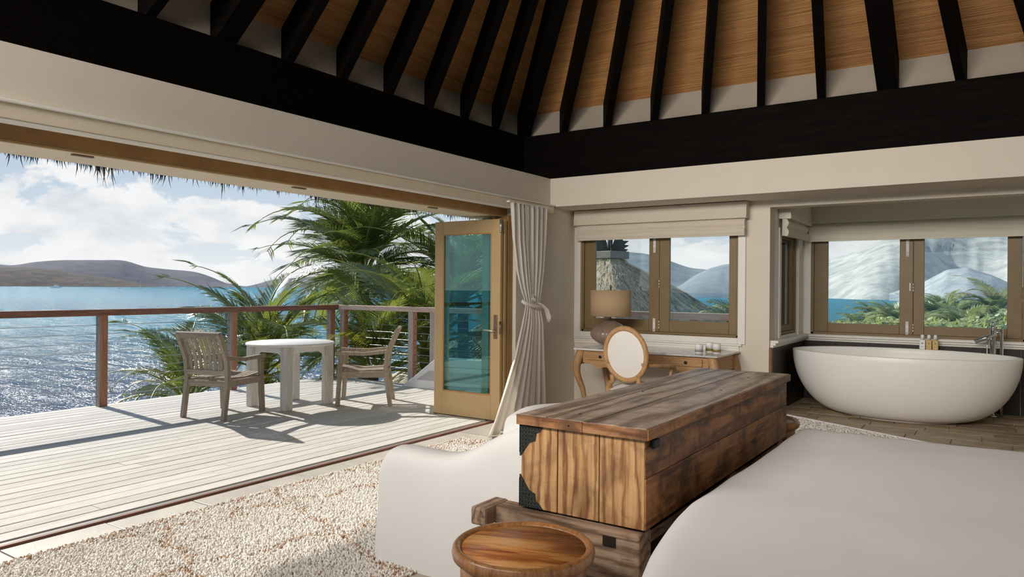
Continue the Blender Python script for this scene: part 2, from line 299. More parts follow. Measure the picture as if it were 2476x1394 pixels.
# ------------------------------------------------------------------ mesh builder
class MB:
    def __init__(s): s.v = []; s.f = []; s.sm = []; s.mi = []
    def add(s, vs, fs, smooth=False, mi=0):
        o = len(s.v); s.v += [tuple(p) for p in vs]; s.f += [tuple(i+o for i in f) for f in fs]; s.sm += [smooth]*len(fs); s.mi += [mi]*len(fs); return s
    def box(s, a, b, mi=0):
        x0, y0, z0 = (min(a[i], b[i]) for i in range(3)); x1, y1, z1 = (max(a[i], b[i]) for i in range(3))
        return s.add([(x0, y0, z0), (x1, y0, z0), (x1, y1, z0), (x0, y1, z0), (x0, y0, z1), (x1, y0, z1), (x1, y1, z1), (x0, y1, z1)],
                     [(3, 2, 1, 0), (4, 5, 6, 7), (0, 1, 5, 4), (1, 2, 6, 5), (2, 3, 7, 6), (3, 0, 4, 7)], False, mi)
    def cbox(s, c, d, mi=0): return s.box([c[i]-d[i]/2 for i in range(3)], [c[i]+d[i]/2 for i in range(3)], mi)
    def bar(s, p, q, w, h, up=(0, 0, 1), w2=None, h2=None, mi=0):
        p = Vector(p); q = Vector(q); d = (q-p).normalized(); u = Vector(up); sd = d.cross(u)
        if sd.length < 1e-4: sd = d.cross(Vector((0, 1, 0)))
        sd.normalize(); u = sd.cross(d); w2 = w if w2 is None else w2; h2 = h if h2 is None else h2
        vs = []
        for c, ww, hh in ((p, w, h), (q, w2, h2)):
            for a, b in ((-1, -1), (1, -1), (1, 1), (-1, 1)): vs.append(c+sd*ww/2*a+u*hh/2*b)
        return s.add(vs, [(3, 2, 1, 0), (4, 5, 6, 7), (0, 1, 5, 4), (1, 2, 6, 5), (2, 3, 7, 6), (3, 0, 4, 7)], False, mi)
    def tube(s, pts, r, n=8, cap=True, mi=0, flat=1.0, up=None):
        pts = [Vector(p) for p in pts]; rs = r if isinstance(r, (list, tuple)) else [r]*len(pts); vs = []; ref = Vector(up) if up else None
        for i, p in enumerate(pts):
            d = (pts[min(i+1, len(pts)-1)]-pts[max(i-1, 0)]).normalized()
            if ref is None: ref = Vector((0, 0, 1)) if abs(d.z) < .9 else Vector((1, 0, 0))
            a = d.cross(ref); a = a.normalized() if a.length > 1e-5 else d.orthogonal().normalized(); b = a.cross(d)
            if up is None: ref = b
            for k in range(n):
                t = 2*PI*k/n; vs.append(p+a*math.cos(t)*rs[i]+b*math.sin(t)*rs[i]*flat)
        fs = [(i*n+k, i*n+(k+1) % n, (i+1)*n+(k+1) % n, (i+1)*n+k) for i in range(len(pts)-1) for k in range(n)]
        if cap: fs += [tuple(range(n-1, -1, -1)), tuple((len(pts)-1)*n+k for k in range(n))]
        return s.add(vs, fs, True, mi)
    def lathe(s, prof, n=32, c=(0, 0, 0), sx=1, sy=1, fn=None, mi=0, smooth=True):
        vs = []
        for r, z in prof:
            for k in range(n):
                t = 2*PI*k/n; rr = r*(fn(t, z) if fn else 1); vs.append((c[0]+rr*math.cos(t)*sx, c[1]+rr*math.sin(t)*sy, c[2]+z))
        fs = [(i*n+k, i*n+(k+1) % n, (i+1)*n+(k+1) % n, (i+1)*n+k) for i in range(len(prof)-1) for k in range(n)]
        if prof[0][0] > 1e-6: fs.append(tuple(range(n-1, -1, -1)))
        if prof[-1][0] > 1e-6: fs.append(tuple((len(prof)-1)*n+k for k in range(n)))
        return s.add(vs, fs, smooth, mi)
    def prism(s, poly, vec, mi=0):
        n = len(poly); vec = Vector(vec); a = [Vector(p) for p in poly]; vs = a+[p+vec for p in a]
        fs = [tuple(range(n-1, -1, -1)), tuple(range(n, 2*n))]+[(i, (i+1) % n, n+(i+1) % n, n+i) for i in range(n)]
        return s.add(vs, fs, False, mi)
    def grid(s, rows, smooth=True, closed=False, mi=0):
        nr, nc = len(rows), len(rows[0]); vs = [p for r in rows for p in r]; fs = []
        for i in range(nr-1):
            for j in range(nc if closed else nc-1): fs.append((i*nc+j, i*nc+(j+1) % nc, (i+1)*nc+(j+1) % nc, (i+1)*nc+j))
        return s.add(vs, fs, smooth, mi)
    def mesh(s, name, mats):
        me = bpy.data.meshes.new(name); me.from_pydata(s.v, [], s.f)
        for m_ in (mats if isinstance(mats, (list, tuple)) else [mats]): me.materials.append(m_)
        me.polygons.foreach_set('use_smooth', s.sm); me.polygons.foreach_set('material_index', s.mi)
        me.update(); return me
    def build(s, name, mats, parent=None, bevel=0, loc=None, fixn=True):
        me = s.mesh(name, mats)
        if fixn:
            import bmesh
            b = bmesh.new(); b.from_mesh(me); bmesh.ops.recalc_face_normals(b, faces=b.faces); b.to_mesh(me); b.free()
        o = bpy.data.objects.new(name, me); COL.objects.link(o)
        if parent: o.parent = parent
        if loc: o.location = loc
        if bevel:
            md = o.modifiers.new('bevel', 'BEVEL'); md.width = bevel; md.segments = 2; md.limit_method = 'ANGLE'; md.angle_limit = .6
        return o
def tag(o, label=None, cat=None, group=None, kind=None):
    for k, v in (('label', label), ('category', cat), ('group', group), ('kind', kind)):
        if v: o[k] = v
    return o
def thing(name, label, cat, loc=(0, 0, 0), rz=0, group=None):
    o = bpy.data.objects.new(name, None); COL.objects.link(o); o.location = loc; o.rotation_euler.z = rz; o.empty_display_size = .1
    return tag(o, label, cat, group)
def struct(name, loc=(0, 0, 0)):
    o = bpy.data.objects.new(name, None); COL.objects.link(o); o.location = loc; o.empty_display_size = .1; o['kind'] = 'structure'; return o
def dup(o, parent=None):
    c = o.copy(); COL.objects.link(c)
    if parent: c.parent = parent
    for ch in list(o.children): dup(ch, c)
    return c
def share(src, name, parent, loc, rot=(0, 0, 0), scale=None):
    o = bpy.data.objects.new(name, src); COL.objects.link(o); o.parent = parent; o.location = loc; o.rotation_euler = rot
    if scale: o.scale = scale
    return o
def subsurf(o, lv=2):
    md = o.modifiers.new('subsurf', 'SUBSURF'); md.levels = lv; md.render_levels = lv; return o

# ================================================================== THE SETTING
# floor slab and flagstones by the opening
floor = MB().box((-.10, -9, -.2), (7.2, .2, -.012)).build('floor', plain('dark_grout', (.34, .29, .24), .9)); floor['kind'] = 'structure'
xs = [-.06, .40, 1.0, 1.6, 2.25]
for i in range(len(xs)-1):
    y = -8.6+(.25 if i % 2 else 0)
    while y < -.05:
        ln = random.choice((.55, .7, .85)); y1 = min(y+ln, -.02)
        MB().box((xs[i]+.004, y+.004, -.012), (xs[i+1]-.004, y1-.004, random.uniform(-.0015, .0015))).build('flagstone', M['flag'], floor, .003); y = y1
# raised bath platform with travertine tiles
plat = MB().box((2.25, -2.05, -.012), (5.6, 1.75, .088)).build('floor_platform', M['grout']); plat['kind'] = 'structure'
row = 0; y = -2.05
while y < 1.55:
    h = random.choice((.19, .25, .30)); y1 = min(y+h, 1.55); x = 2.25-random.random()*.3
    while x < 5.55:
        ln = random.uniform(.34, .56); x1 = min(x+ln, 5.6)
        if x1 > 2.3: MB().box((max(x, 2.25)+.004, y+.004, .085), (x1-.004, y1-.004, .1+random.uniform(-.0012, .0012))).build('tile', M['stone'], plat, .003)
        x = x1
    y = y1
# terrace deck, board by board
deck = MB().box((-4.42, -9.4, -.30), (-.30, .12, -.06)).build('deck', M['darkpanel']); deck['kind'] = 'structure'
nb = 30; x0 = -4.40; bw = (-.205-x0)/nb
for i in range(nb):
    y = -9.2+random.random()*1.2; cuts = [-9.3]
    while y < -.6: cuts.append(y); y += random.uniform(3.2, 5.5)
    cuts.append(.10)
    for a, b in zip(cuts[:-1], cuts[1:]):
        MB().box((x0+i*bw+.0045, a+.001, -.04), (x0+(i+1)*bw-.0045, b-.0015, random.uniform(-.0015, .0005))).build('board', M['deckw'], deck, .003)
MB().box((-4.43, -9.4, -.25), (-4.402, .13, -.005)).build('fascia', M['deckw'], deck)
# sliding door floor track
trk = struct('trim_1')
MB().box((-.205, -9, -.03), (-.165, -.2, -.012)).build('track_groove', M['iron'], trk)
MB().box((-.165, -9, -.03), (-.125, -.2, .002)).build('track_strip', plain('dull_metal_strip', (.30, .27, .25), .4, .1, 5, 0, .5, .3), trk)
MB().box((-.125, -9, -.03), (-.10, -.2, .004)).build('track_edge', M['rail'], trk)

# left wall: header over the opening and the short wall beside the corner
wl = MB().box((-.45, -9, 2.30), (0, .2, 2.66)).build('wall_left', M['wall'], None); wl['kind'] = 'structure'
MB().box((-.45, -1.30, -.012), (0, .2, 2.30)).build('wall_return', M['wall'], wl)
MB().box((-.30, -1.39, 0), (-.04, -1.305, 2.17)).build('jamb', M['jamb'], wl, .004)
MB().box((-.24, -1.405, 0), (-.20, -1.389, 2.17)).build('jamb_stop', M['gold'], wl)
# curtain box, door head and soffit
tr = struct('trim_2')
MB().box((-.02, -9, 2.255), (.055, -.60, 2.335)).build('pelmet_board', M['ivory'], tr, .004)
MB().box((-.0, -9, 2.335), (.075, -.55, 2.352)).build('pelmet_cap', M['white'], tr, .004)
MB().box((-.02, -9, 2.238), (.048, -1.45, 2.256)).build('pelmet_bead', M['white'], tr, .005)
hd = struct('trim_3')
MB().box((-.30, -9, 2.172), (-.12, -1.30, 2.302)).build('door_head', M['jamb'], hd, .003)
MB().box((-.14, -9, 2.160), (-.118, -1.32, 2.174)).build('head_bead', M['gold'], hd, .003)
MB().box((-.47, -9, 2.168), (-.16, -1.32, 2.182)).build('soffit_board', M['ivory'], hd, .002)
MB().box((-.60, -9, 2.175), (-.44, 1.2, 2.30)).build('outer_head', M['ivory'], hd, .004)
for y in (-5.62, -4.02, -2.42, -7.2):
    MB().box((-.235, y-.06, 2.158), (-.205, y+.06, 2.169)).build('track_clip', M['bronze'], hd, .002)

# back wall with window_1 and the bath bay
wb = MB().box((2.0, 0, -.012), (2.31, .2, 2.34)).build('wall_back', M['wall']); wb['kind'] = 'structure'
MB().box((0, 0, -.012), (2.0, .2, .885)).build('wall_below_window', M['wall'], wb)
MB().box((0, 0, 2.08), (2.0, .2, 2.34)).build('wall_above_window', M['wall'], wb)
MB().box((0, 0, .885), (.083, .2, 2.08)).build('wall_beside_window', M['wall'], wb)
MB().box((2.31, 0, 2.262), (7.0, .2, 2.345)).build('bay_lintel', M['wall'], wb)
MB().box((5.2, 0, -.012), (7.0, .2, 2.345)).build('wall_beside_bay', M['wall'], wb)
MB().box((0.0, -.60, 2.335), (7.0, .2, 2.66)).build('ceiling_box', M['wall'], wb)
# bay
ws = MB().box((2.11, .2, -.012), (2.31, .42, 2.5)).build('wall_bay_left', M['white']); ws['kind'] = 'structure'
MB().box((2.11, .42, -.012), (2.31, 1.28, .90)).build('wall_under', M['white'], ws)
MB().box((2.11, .42, 2.05), (2.31, 1.28, 2.5)).build('wall_over', M['white'], ws)
MB().box((2.11, 1.28, -.012), (2.31, 1.753, 2.5)).build('wall_end', M['white'], ws)
wn = MB().box((2.31, 1.553, -.012), (5.4, 1.753, .875)).build('wall_bay_back', M['white']); wn['kind'] = 'structure'
MB().box((2.31, 1.553, 2.06), (5.4, 1.753, 2.5)).build('wall_over', M['white'], wn)
MB().box((2.31, 1.553, .875), (2.40, 1.753, 2.06)).build('wall_left_of_window', M['white'], wn)
MB().box((4.53, 1.553, .875), (5.4, 1.753, 2.06)).build('wall_right_of_window', M['white'], wn)
wr = MB().box((5.2, 0.2, -.012), (5.4, 1.553, 2.5)).build('wall_bay_right', M['white']); wr['kind'] = 'structure'
cb = MB().box((2.11, .2, 2.44), (5.4, 1.753, 2.52)).build('ceiling_bay', M['white']); cb['kind'] = 'structure'
# dark panelling under the bay sills
pn = struct('wall_panelling')
for k in range(8):
    MB().box((2.33+k*.36, 1.525, .10), (2.685+k*.36, 1.553, .80)).build('panel', M['darkpanel'], pn, .004)
for k in range(4):
    MB().box((2.31, .05+k*.37, .10), (2.335, .415+k*.37, .80)).build('panel', M['darkpanel'], pn, .004)
MB().box((2.308, -.004, .02), (2.338, .05, .80)).build('panel_edge', M['redjamb'], pn, .003)
# sills (stepped mouldings)
sl = struct('trim_4')
for (zz, dd, hh) in ((.845, .085, .028), (.818, .06, .03), (.795, .035, .028)):
    MB().box((2.31, 1.553-dd, zz), (5.2, 1.553, zz+hh)).build('sill_moulding', M['white'], sl, .006)
    MB().box((2.31, .03, zz), (2.31+dd, 1.553-dd, zz+hh)).build('side_sill_moulding', M['white'], sl, .006)

# ---- windows: frame, two sashes with rails, panes, hinges and latches
def window(name, ox, oy, x0, x1, z0, z1, panes, split, casing=None, rot=0, latches=True):
    w = struct(name, (ox, oy, 0)); w.rotation_euler.z = rot
    fr = M['olive']; t = .028
    MB().box((x0, .02, z0), (x0+t, .10, z1)).box((x1-t, .02, z0), (x1, .10, z1)).box((x0, .02, z0), (x1, .10, z0+t)).box((x0, .02, z1-t), (x1, .10, z1)).build('frame', fr, w, .004)
    n = len(panes); xa = x0+t
    for i, (p0, p1, q0, q1) in enumerate(panes):
        xb = split[i] if i < n-1 else x1-t
        b = MB()
        b.box((xa, .04, z0+t), (p0, .085, z1-t)).box((p1, .04, z0+t), (xb-.003, .085, z1-t)).box((p0, .04, z0+t), (p1, .085, q0)).box((p0, .04, q1), (p1, .085, z1-t))
        b.build('sash', fr, w, .005)
        MB().box((p0-.004, .060, q0-.004), (p1+.004, .064, q1+.004)).build('pane', M['glass'], w)
        xa = xb
    if latches:
        for s_ in split:
            for zc, hh in ((z0+.10, .16), (z1-.16, .20)):
                l = MB().tube([(s_-.06, .036, zc-hh/2), (s_-.06, .036, zc+hh/2)], .017, 10, True, 0, .4, (0, 1, 0)).build('latch', M['white'], w)
                for d_ in (-.05, 0, .05): MB().tube([(s_-.06, .034, zc+d_), (s_-.06, .027, zc+d_)], .004, 6).build('screw', M['bronze'], l)
            for zc in (z0+.11, (z0+z1)/2-.02):
                h = MB()
                for k in range(3): h.tube([(s_, .034, zc-.05+k*.034), (s_, .034, zc-.022+k*.034)], .009, 8)
                h.build('hinge', M['brass'], w)
            MB().box((s_-.040, .03, (z0+z1)/2-.06), (s_-.026, .042, (z0+z1)/2+.03)).build('catch', M['white'] if name != 'window_1' else M['bronze'], w, .002)
    return w
w1 = window('window_1', 0, 0, .083, 1.985, .887, 2.075, [(.25, .947, 1.05, 2.03), (1.194, 1.872, 1.048, 2.03)], [1.075])
cs = MB(); cs.box((.0, -.022, .82), (.083, 0, 2.14)).box((1.985, -.022, .82), (2.065, 0, 2.14)).box((.083, -.022, .82), (1.985, 0, .887)).build('casing', M['white'], w1, .006)
for zz, dd, hh in ((.80, .032, .02), (.775, .02, .022), (.745, .012, .03)):
    MB().box((.0, -dd, zz), (2.03 if zz > .79 else 2.0, 0, zz+hh)).build('sill_moulding', M['white'], w1, .004)
w2 = window('window_2', 0, 1.553, 2.40, 4.53, .875, 2.05, [(2.583, 3.347, 1.011, 2.0), (3.594, 4.366, 1.005, 2.0)], [3.487])
MB().box((2.325, -.02, .873), (2.40, 0, 2.08)).box((4.53, -.02, .873), (4.62, 0, 2.08)).build('casing', M['white'], w2, .006)
w3 = window('window_3', 2.31, 0, .44, 1.26, .905, 2.04, [(.53, 1.10, 1.0, 1.98)], [], None, PI/2, False)
MB().box((.36, -.014, .873), (.44, .006, 2.08)).box((1.26, -.014, .873), (1.33, .006, 2.08)).build('casing', M['white'], w3, .005)

# ---- roof: black wall plate, frieze, reed ceiling, radiating rafters
CXR, CYR = 3.44, -4.47
AB = Vector((CXR, CYR, 6.18)); AT = Vector((CXR, CYR, 6.51))
bx0, by1 = -.50, -.40; bx1, by0 = 2*CXR-bx0, 2*CYR-by1
fx0, fy1 = -.58, -.32; fx1, fy0 = 2*CXR-fx0, 2*CYR-fy1
ceil = MB().add([(fx0, fy0, 3.5), (fx1, fy0, 3.5), (fx1, fy1, 3.5), (fx0, fy1, 3.5), tuple(AT)], [(0, 1, 4), (1, 2, 4), (2, 3, 4), (3, 0, 4)]).build('ceiling', M['bamboo']); ceil['kind'] = 'structure'
def wallplate(a, b): MB().box(a, b).build('wall_plate', M['beam'], ceil, .004)
wallplate((bx0-.07, by0, 2.62), (bx0, by1+.07, 3.23)); wallplate((bx0-.07, by1, 2.62), (bx1+.07, by1+.07, 3.23))
wallplate((bx1, by0, 2.62), (bx1+.07, by1+.07, 3.23)); wallplate((bx0-.07, by0-.07, 2.62), (bx1+.07, by0, 3.23))
for a, b in (((fx0-.03, fy0, 3.15), (fx0, fy1, 3.52)), ((fx0, fy1, 3.15), (fx1, fy1+.03, 3.52)), ((fx1, fy0, 3.15), (fx1+.03, fy1, 3.52)), ((fx0, fy0-.03, 3.15), (fx1, fy0, 3.52))):
    MB().box(a, b).build('frieze_board', M['frieze'], ceil)
def rafter(ex, ey, w):
    e = Vector((ex, ey, 3.23)); d = AB-e; h = Vector((d.x, d.y, 0)).normalized(); sd = Vector((-h.y, h.x, 0))*w/2
    # start at the frieze, stop a little short of the apex
    s0 = -.085*max(1, 1/max(abs(h.x), abs(h.y))); L_ = Vector((d.x, d.y, 0)).length; k = d.z/L_
    p = e+h*s0+Vector((0, 0, k*s0)); q = e+h*(L_-.25)+Vector((0, 0, k*(L_-.25))); up = Vector((0, 0, .36))
    MB().prism([p-sd, q-sd, q-sd+up, p-sd+up], sd*2).build('rafter', M['beam'], ceil)
for k in range(-6, 7):
    w = .17 if k == 0 else .075
    rafter(bx0, CYR+k*.5814, w); rafter(bx1, CYR+k*.5814, w); rafter(CXR+k*.5629, by1, w); rafter(CXR+k*.5629, by0, w)
for ex in (bx0, bx1):
    for ey in (by0, by1): rafter(ex, ey, .15)
MB().lathe([(.0, 5.75), (.22, 5.78), (.26, 6.1), (.2, 6.5)], 12, (CXR, CYR, 0)).build('king_post', M['beam'], ceil)
# thatched eaves outside (underside and top), straw fringe along the west edge
th = struct('roof_thatch')
ox0, oy1 = -2.70, 1.70; ox1, oy0 = 2*CXR-ox0, 2*CYR-oy1
def eaves():
    b = MB(); i0 = [(fx0, fy0, 3.54), (fx1, fy0, 3.54), (fx1, fy1, 3.54), (fx0, fy1, 3.54)]; o0 = [(ox0, oy0, 2.56), (ox1, oy0, 2.56), (ox1, oy1, 2.56), (ox0, oy1, 2.56)]
    i1 = [(p[0], p[1], p[2]+.5) for p in i0]; o1 = [(p[0]*1.0, p[1], p[2]+.22) for p in o0]
    vs = i0+o0+i1+o1+[(CXR, CYR, 7.2)]; fs = []
    for k in range(4):
        j = (k+1) % 4; fs += [(k, j, 4+j, 4+k), (4+k, 4+j, 12+j, 12+k), (12+k, 12+j, 8+j, 8+k), (8+k, 8+j, 16)]
    b.add(vs, fs); b.build('thatch_eave', M['thatchg'], th)
    vs = []; fs = []
    for i in range(3200):
        y = random.uniform(-9.2, oy1); cl = .5+.5*mnoise.noise((y*2.2, 3, 0))+.35*mnoise.noise((y*7, 1, 0)); L_ = max(.012, random.expovariate(1/.040)*max(.15, cl)**1.3*1.7); L_ = min(L_, .26)
        x = ox0+random.uniform(-.03, .03); lean = random.gauss(0, .22)*L_; w = .006; p = Vector((x, y, 2.58)); q = Vector((x+random.gauss(0, .15)*L_, y+lean, 2.525-L_)); mdl = p.lerp(q, .6)+Vector((0, -lean*.3, 0)); o = len(vs)
        vs += [p+Vector((0, w, 0)), p-Vector((0, w, 0)), p+Vector((w, 0, 0)), mdl+Vector((0, w*.7, 0)), mdl-Vector((0, w*.7, 0)), mdl+Vector((w*.7, 0, 0)), q]
        for k in range(3): fs += [(o+k, o+(k+1) % 3, o+3+(k+1) % 3, o+3+k), (o+3+k, o+3+(k+1) % 3, o+6)]
    o = MB().add(vs, fs).build('straw_fringe', M['straw'], th); o['kind'] = 'stuff'
eaves()

# unseen sides of the pavilion: posts and a header, otherwise open like the seaward side
wsn = MB().box((-.45, -9.0, 2.34), (7.35, -8.55, 2.66)).build('wall_front', M['wall']); wsn['kind'] = 'structure'
MB().box((-.45, -9.0, -.012), (.0, -8.55, 2.34)).build('corner_post', M['wall'], wsn)
MB().box((6.9, -9.0, -.012), (7.35, -8.55, 2.34)).build('corner_post', M['wall'], wsn)
we = MB().box((6.9, -8.55, 2.34), (7.35, .2, 2.66)).build('wall_right', M['wall']); we['kind'] = 'structure'
MB().box((6.9, -8.55, -.012), (7.1, .2, 2.34)).build('wall_lower', M['wall'], we)

# ================================================================== DOOR
def leaf(name, y, front):
    d = struct(name, (0, y, 0)); x0, x1 = -.925, -.035; g = M['gold']; T = .045
    d1 = MB(); d1.box((x0, 0, .006), (x0+.115, T, 2.125)).box((x1-.115, 0, .006), (x1, T, 2.125)).box((x0+.115, 0, .006), (x1-.115, T, .262)).box((x0+.115, 0, 1.985), (x1-.115, T, 2.125)).build('door_frame', g, d, .005)
    MB().box((x0+.112, .012, .259), (x1-.112, .018, 1.988)).build('pane', M['teal'] if front else M['glass'], d)
    if front:
        b = MB()
        for a, e in (((x0+.115, .262), (x1-.115, .275)), ((x0+.115, 1.972), (x1-.115, 1.985)), ((x0+.115, .275), (x0+.128, 1.972)), ((x1-.128, .275), (x1-.115, 1.972))): b.box((a[0], .004, a[1]), (e[0], .012, e[1]))
        b.build('glazing_bead', plain('orange_bead', (.45, .23, .08), .4), d)
        h = MB().box((-.112, -.010, .865), (-.066, 0, 1.115)).build('handle_plate', M['bronze'], d, .006)
        MB().tube([(-.089, -.005, .95), (-.089, -.045, .95), (-.10, -.055, .952), (-.21, -.055, .958)], [.010, .010, .011, .008], 8).build('lever', M['brass'], h)
        MB().tube([(-.028, -.004, 1.985), (-.028, -.004, 2.115)], .014, 10).tube([(-.028, -.004, 1.985), (-.028, -.004, 2.0)], .016, 10).build('hinge', M['steel'], d)
        MB().tube([(-.028, -.004, .92), (-.028, -.004, 1.05)], .012, 8).build('hinge', M['bronze'], d)
        MB().box((x0, 0, .0), (x1, .05, .006)).build('door_sweep', M['iron'], d)
    return d
leaf('door_1', -1.545, True); leaf('door_2', -1.470, False)

# ================================================================== TERRACE THINGS
def post_mesh():
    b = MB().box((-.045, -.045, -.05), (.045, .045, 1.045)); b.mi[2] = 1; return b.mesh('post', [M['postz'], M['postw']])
def railing_front():
    r = thing('railing', 'red-brown timber railing with steel cables along the sea edge of the deck', 'railing', (-4.31, 0, 0))
    MB().box((-.055, -9.2, 1.045), (.055, .12, 1.118)).build('top_rail', M['rail'], r, .006)
    pm = post_mesh()
    for y in (-8.65, -6.92, -5.19, -3.458, -1.74, -.0): share(pm, 'post', r, (0, y, 0))
    cm = MB().tube([(0, -9.2, 0), (0, .05, 0)], .0035, 6).mesh('cable', M['steel'])
    for k in range(9): share(cm, 'cable', r, (0, 0, .115+k*.103))
railing_front()
def railing_side():
    r = thing('railing', 'paler sunlit cable railing along the far end of the deck', 'railing', (0, .16, 0))
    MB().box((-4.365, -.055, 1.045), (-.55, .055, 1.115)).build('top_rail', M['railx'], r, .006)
    pm = post_mesh()
    for x in (-4.19, -2.77, -2.36, -.95):
        p = share(pm, 'post', r, (x, 0, 0))
        for k in range(9): MB().tube([(.045, -.0, .115+k*.103), (.0475, -.0, .115+k*.103)], .008, 6).build('cable_ferrule', M['bronze'], p) if x < -2 else None
    cm = MB().tube([(-4.3, 0, 0), (-.6, 0, 0)], .0035, 6).mesh('cable', M['steel'])
    for k in range(9): share(cm, 'cable', r, (0, 0, .115+k*.103))
railing_side()
def white_ramp():
    r = thing('skylight_curb', 'white sloping curb with a grey inset panel at the far end of the deck', 'skylight', (0, -.14, 0))
    MB().prism([(-2.70, 0, 0), (-1.1, 0, 0), (-1.1, 0, .455), (-2.08, 0, .435)], (0, .20, 0)).build('curb', M['skyl'], r, .008)
    MB().prism([(-2.42, -.004, .12), (-1.3, -.004, .13), (-1.3, -.004, .27), (-2.19, -.004, .255)], (0, .006, 0)).build('inset_panel', M['skylg'], r)
white_ramp()
def garden_chair(label, loc, rz):
    c = thing('garden_chair', label, 'chair', loc, rz, 'slatted teak armchairs on the deck')
    T, TX = M['teak'], M['teakx']
    for s in (-1, 1):
        x = s*.265
        b = MB(); pts = [(-.305, 0), (-.245, .40), (-.265, .62), (-.385, .90)]
        for (ya, za), (yb, zb) in zip(pts[:-1], pts[1:]): b.bar((x, ya, za), (x, yb, zb+.012 if zb < .9 else zb), .045, .05, (0, 1, 0))
        b.build('leg', T, c, .004)
        MB().bar((x, .305, 0), (x, .27, .615), .05, .05, (0, 1, 0), .045, .05).build('leg', T, c, .004)
        MB().prism([(x-.028, .335, .605), (x-.028, .335, .645), (x-.028, .0, .632), (x-.028, -.285, .665), (x-.028, -.275, .62), (x-.028, .0, .592)], (.056, 0, 0)).build('arm', M['teak'], c, .006)
        MB().box((x-.016, -.25, .335), (x+.016, .285, .405)).build('side_rail', TX, c, .003)
    MB().box((-.25, .265, .34), (.25, .295, .41)).build('front_rail', TX, c, .003)
    MB().box((-.25, -.265, .335), (.25, -.235, .40)).build('back_rail', TX, c, .003)
    for k in range(8):
        x = -.217+k*.062; MB().prism([(x-.021, -.235, .418), (x+.021, -.235, .418), (x+.021, .05, .405), (x+.021, .30, .43), (x-.021, .30, .43), (x-.021, .05, .405)], (0, 0, .014)).build('seat_slat', T, c, .002)
    MB().bar((-.285, -.383, .885), (.285, -.383, .885), .035, .065, (0, -.35, 1)).build('top_rail', TX, c, .005)
    MB().bar((-.25, -.262, .485), (.25, -.262, .485), .03, .055, (0, -.25, 1)).build('lower_rail', TX, c, .004)
    for k in range(7):
        x = -.19+k*.0633; b = MB(); b.bar((x, -.262, .50), (x, -.292, .68), .041, .014, (0, 1, 0)).bar((x, -.292, .675), (x, -.372, .86), .041, .014, (0, 1, 0)); b.build('back_slat', T, c, .002)
    return c
garden_chair('weathered teak armchair with its back to the camera, left of the round table', (-2.725, -2.95, 0), math.radians(14.7))
c2 = garden_chair('weathered teak armchair seen side-on, between round table and folding door', (-2.06, -1.46, 0), math.radians(129.7))
def garden_table():
    t = thing('round_table', 'whitewashed round wooden table on four square legs on the deck', 'table', (-2.655, -2.11, 0), math.radians(2))
    MB().lathe([(0, .715), (.49, .715), (.505, .722), (.505, .738), (.497, .745), (0, .745)], 48).build('tabletop', M['washx'], t)
    for sx in (-1, 1):
        for sy in (-1, 1): MB().cbox((sx*.29, sy*.31, .357), (.10, .10, .714)).build('leg', M['wash'], t, .008)
    def apron(a, b, vec):
        a = Vector(a); b = Vector(b); poly = [a+Vector((0, 0, .715)), b+Vector((0, 0, .715))]; n = 12
        for k in range(n+1):
            u = k/n; e = min(u, 1-u)*(b-a).length; dz = .15-.075*min(1, e/.09)**.6 if e < .09 else .075
            poly.append(b.lerp(a, u)+Vector((0, 0, .715-dz)))
        MB().prism(poly, vec).build('apron', M['washx'], t, .002)
    for s in (-1, 1):
        apron((-.24, s*.31-.012, 0), (.24, s*.31-.012, 0), (0, .024, 0)); apron((s*.29-.012, -.26, 0), (s*.29-.012, .26, 0), (.024, 0, 0))
garden_table()

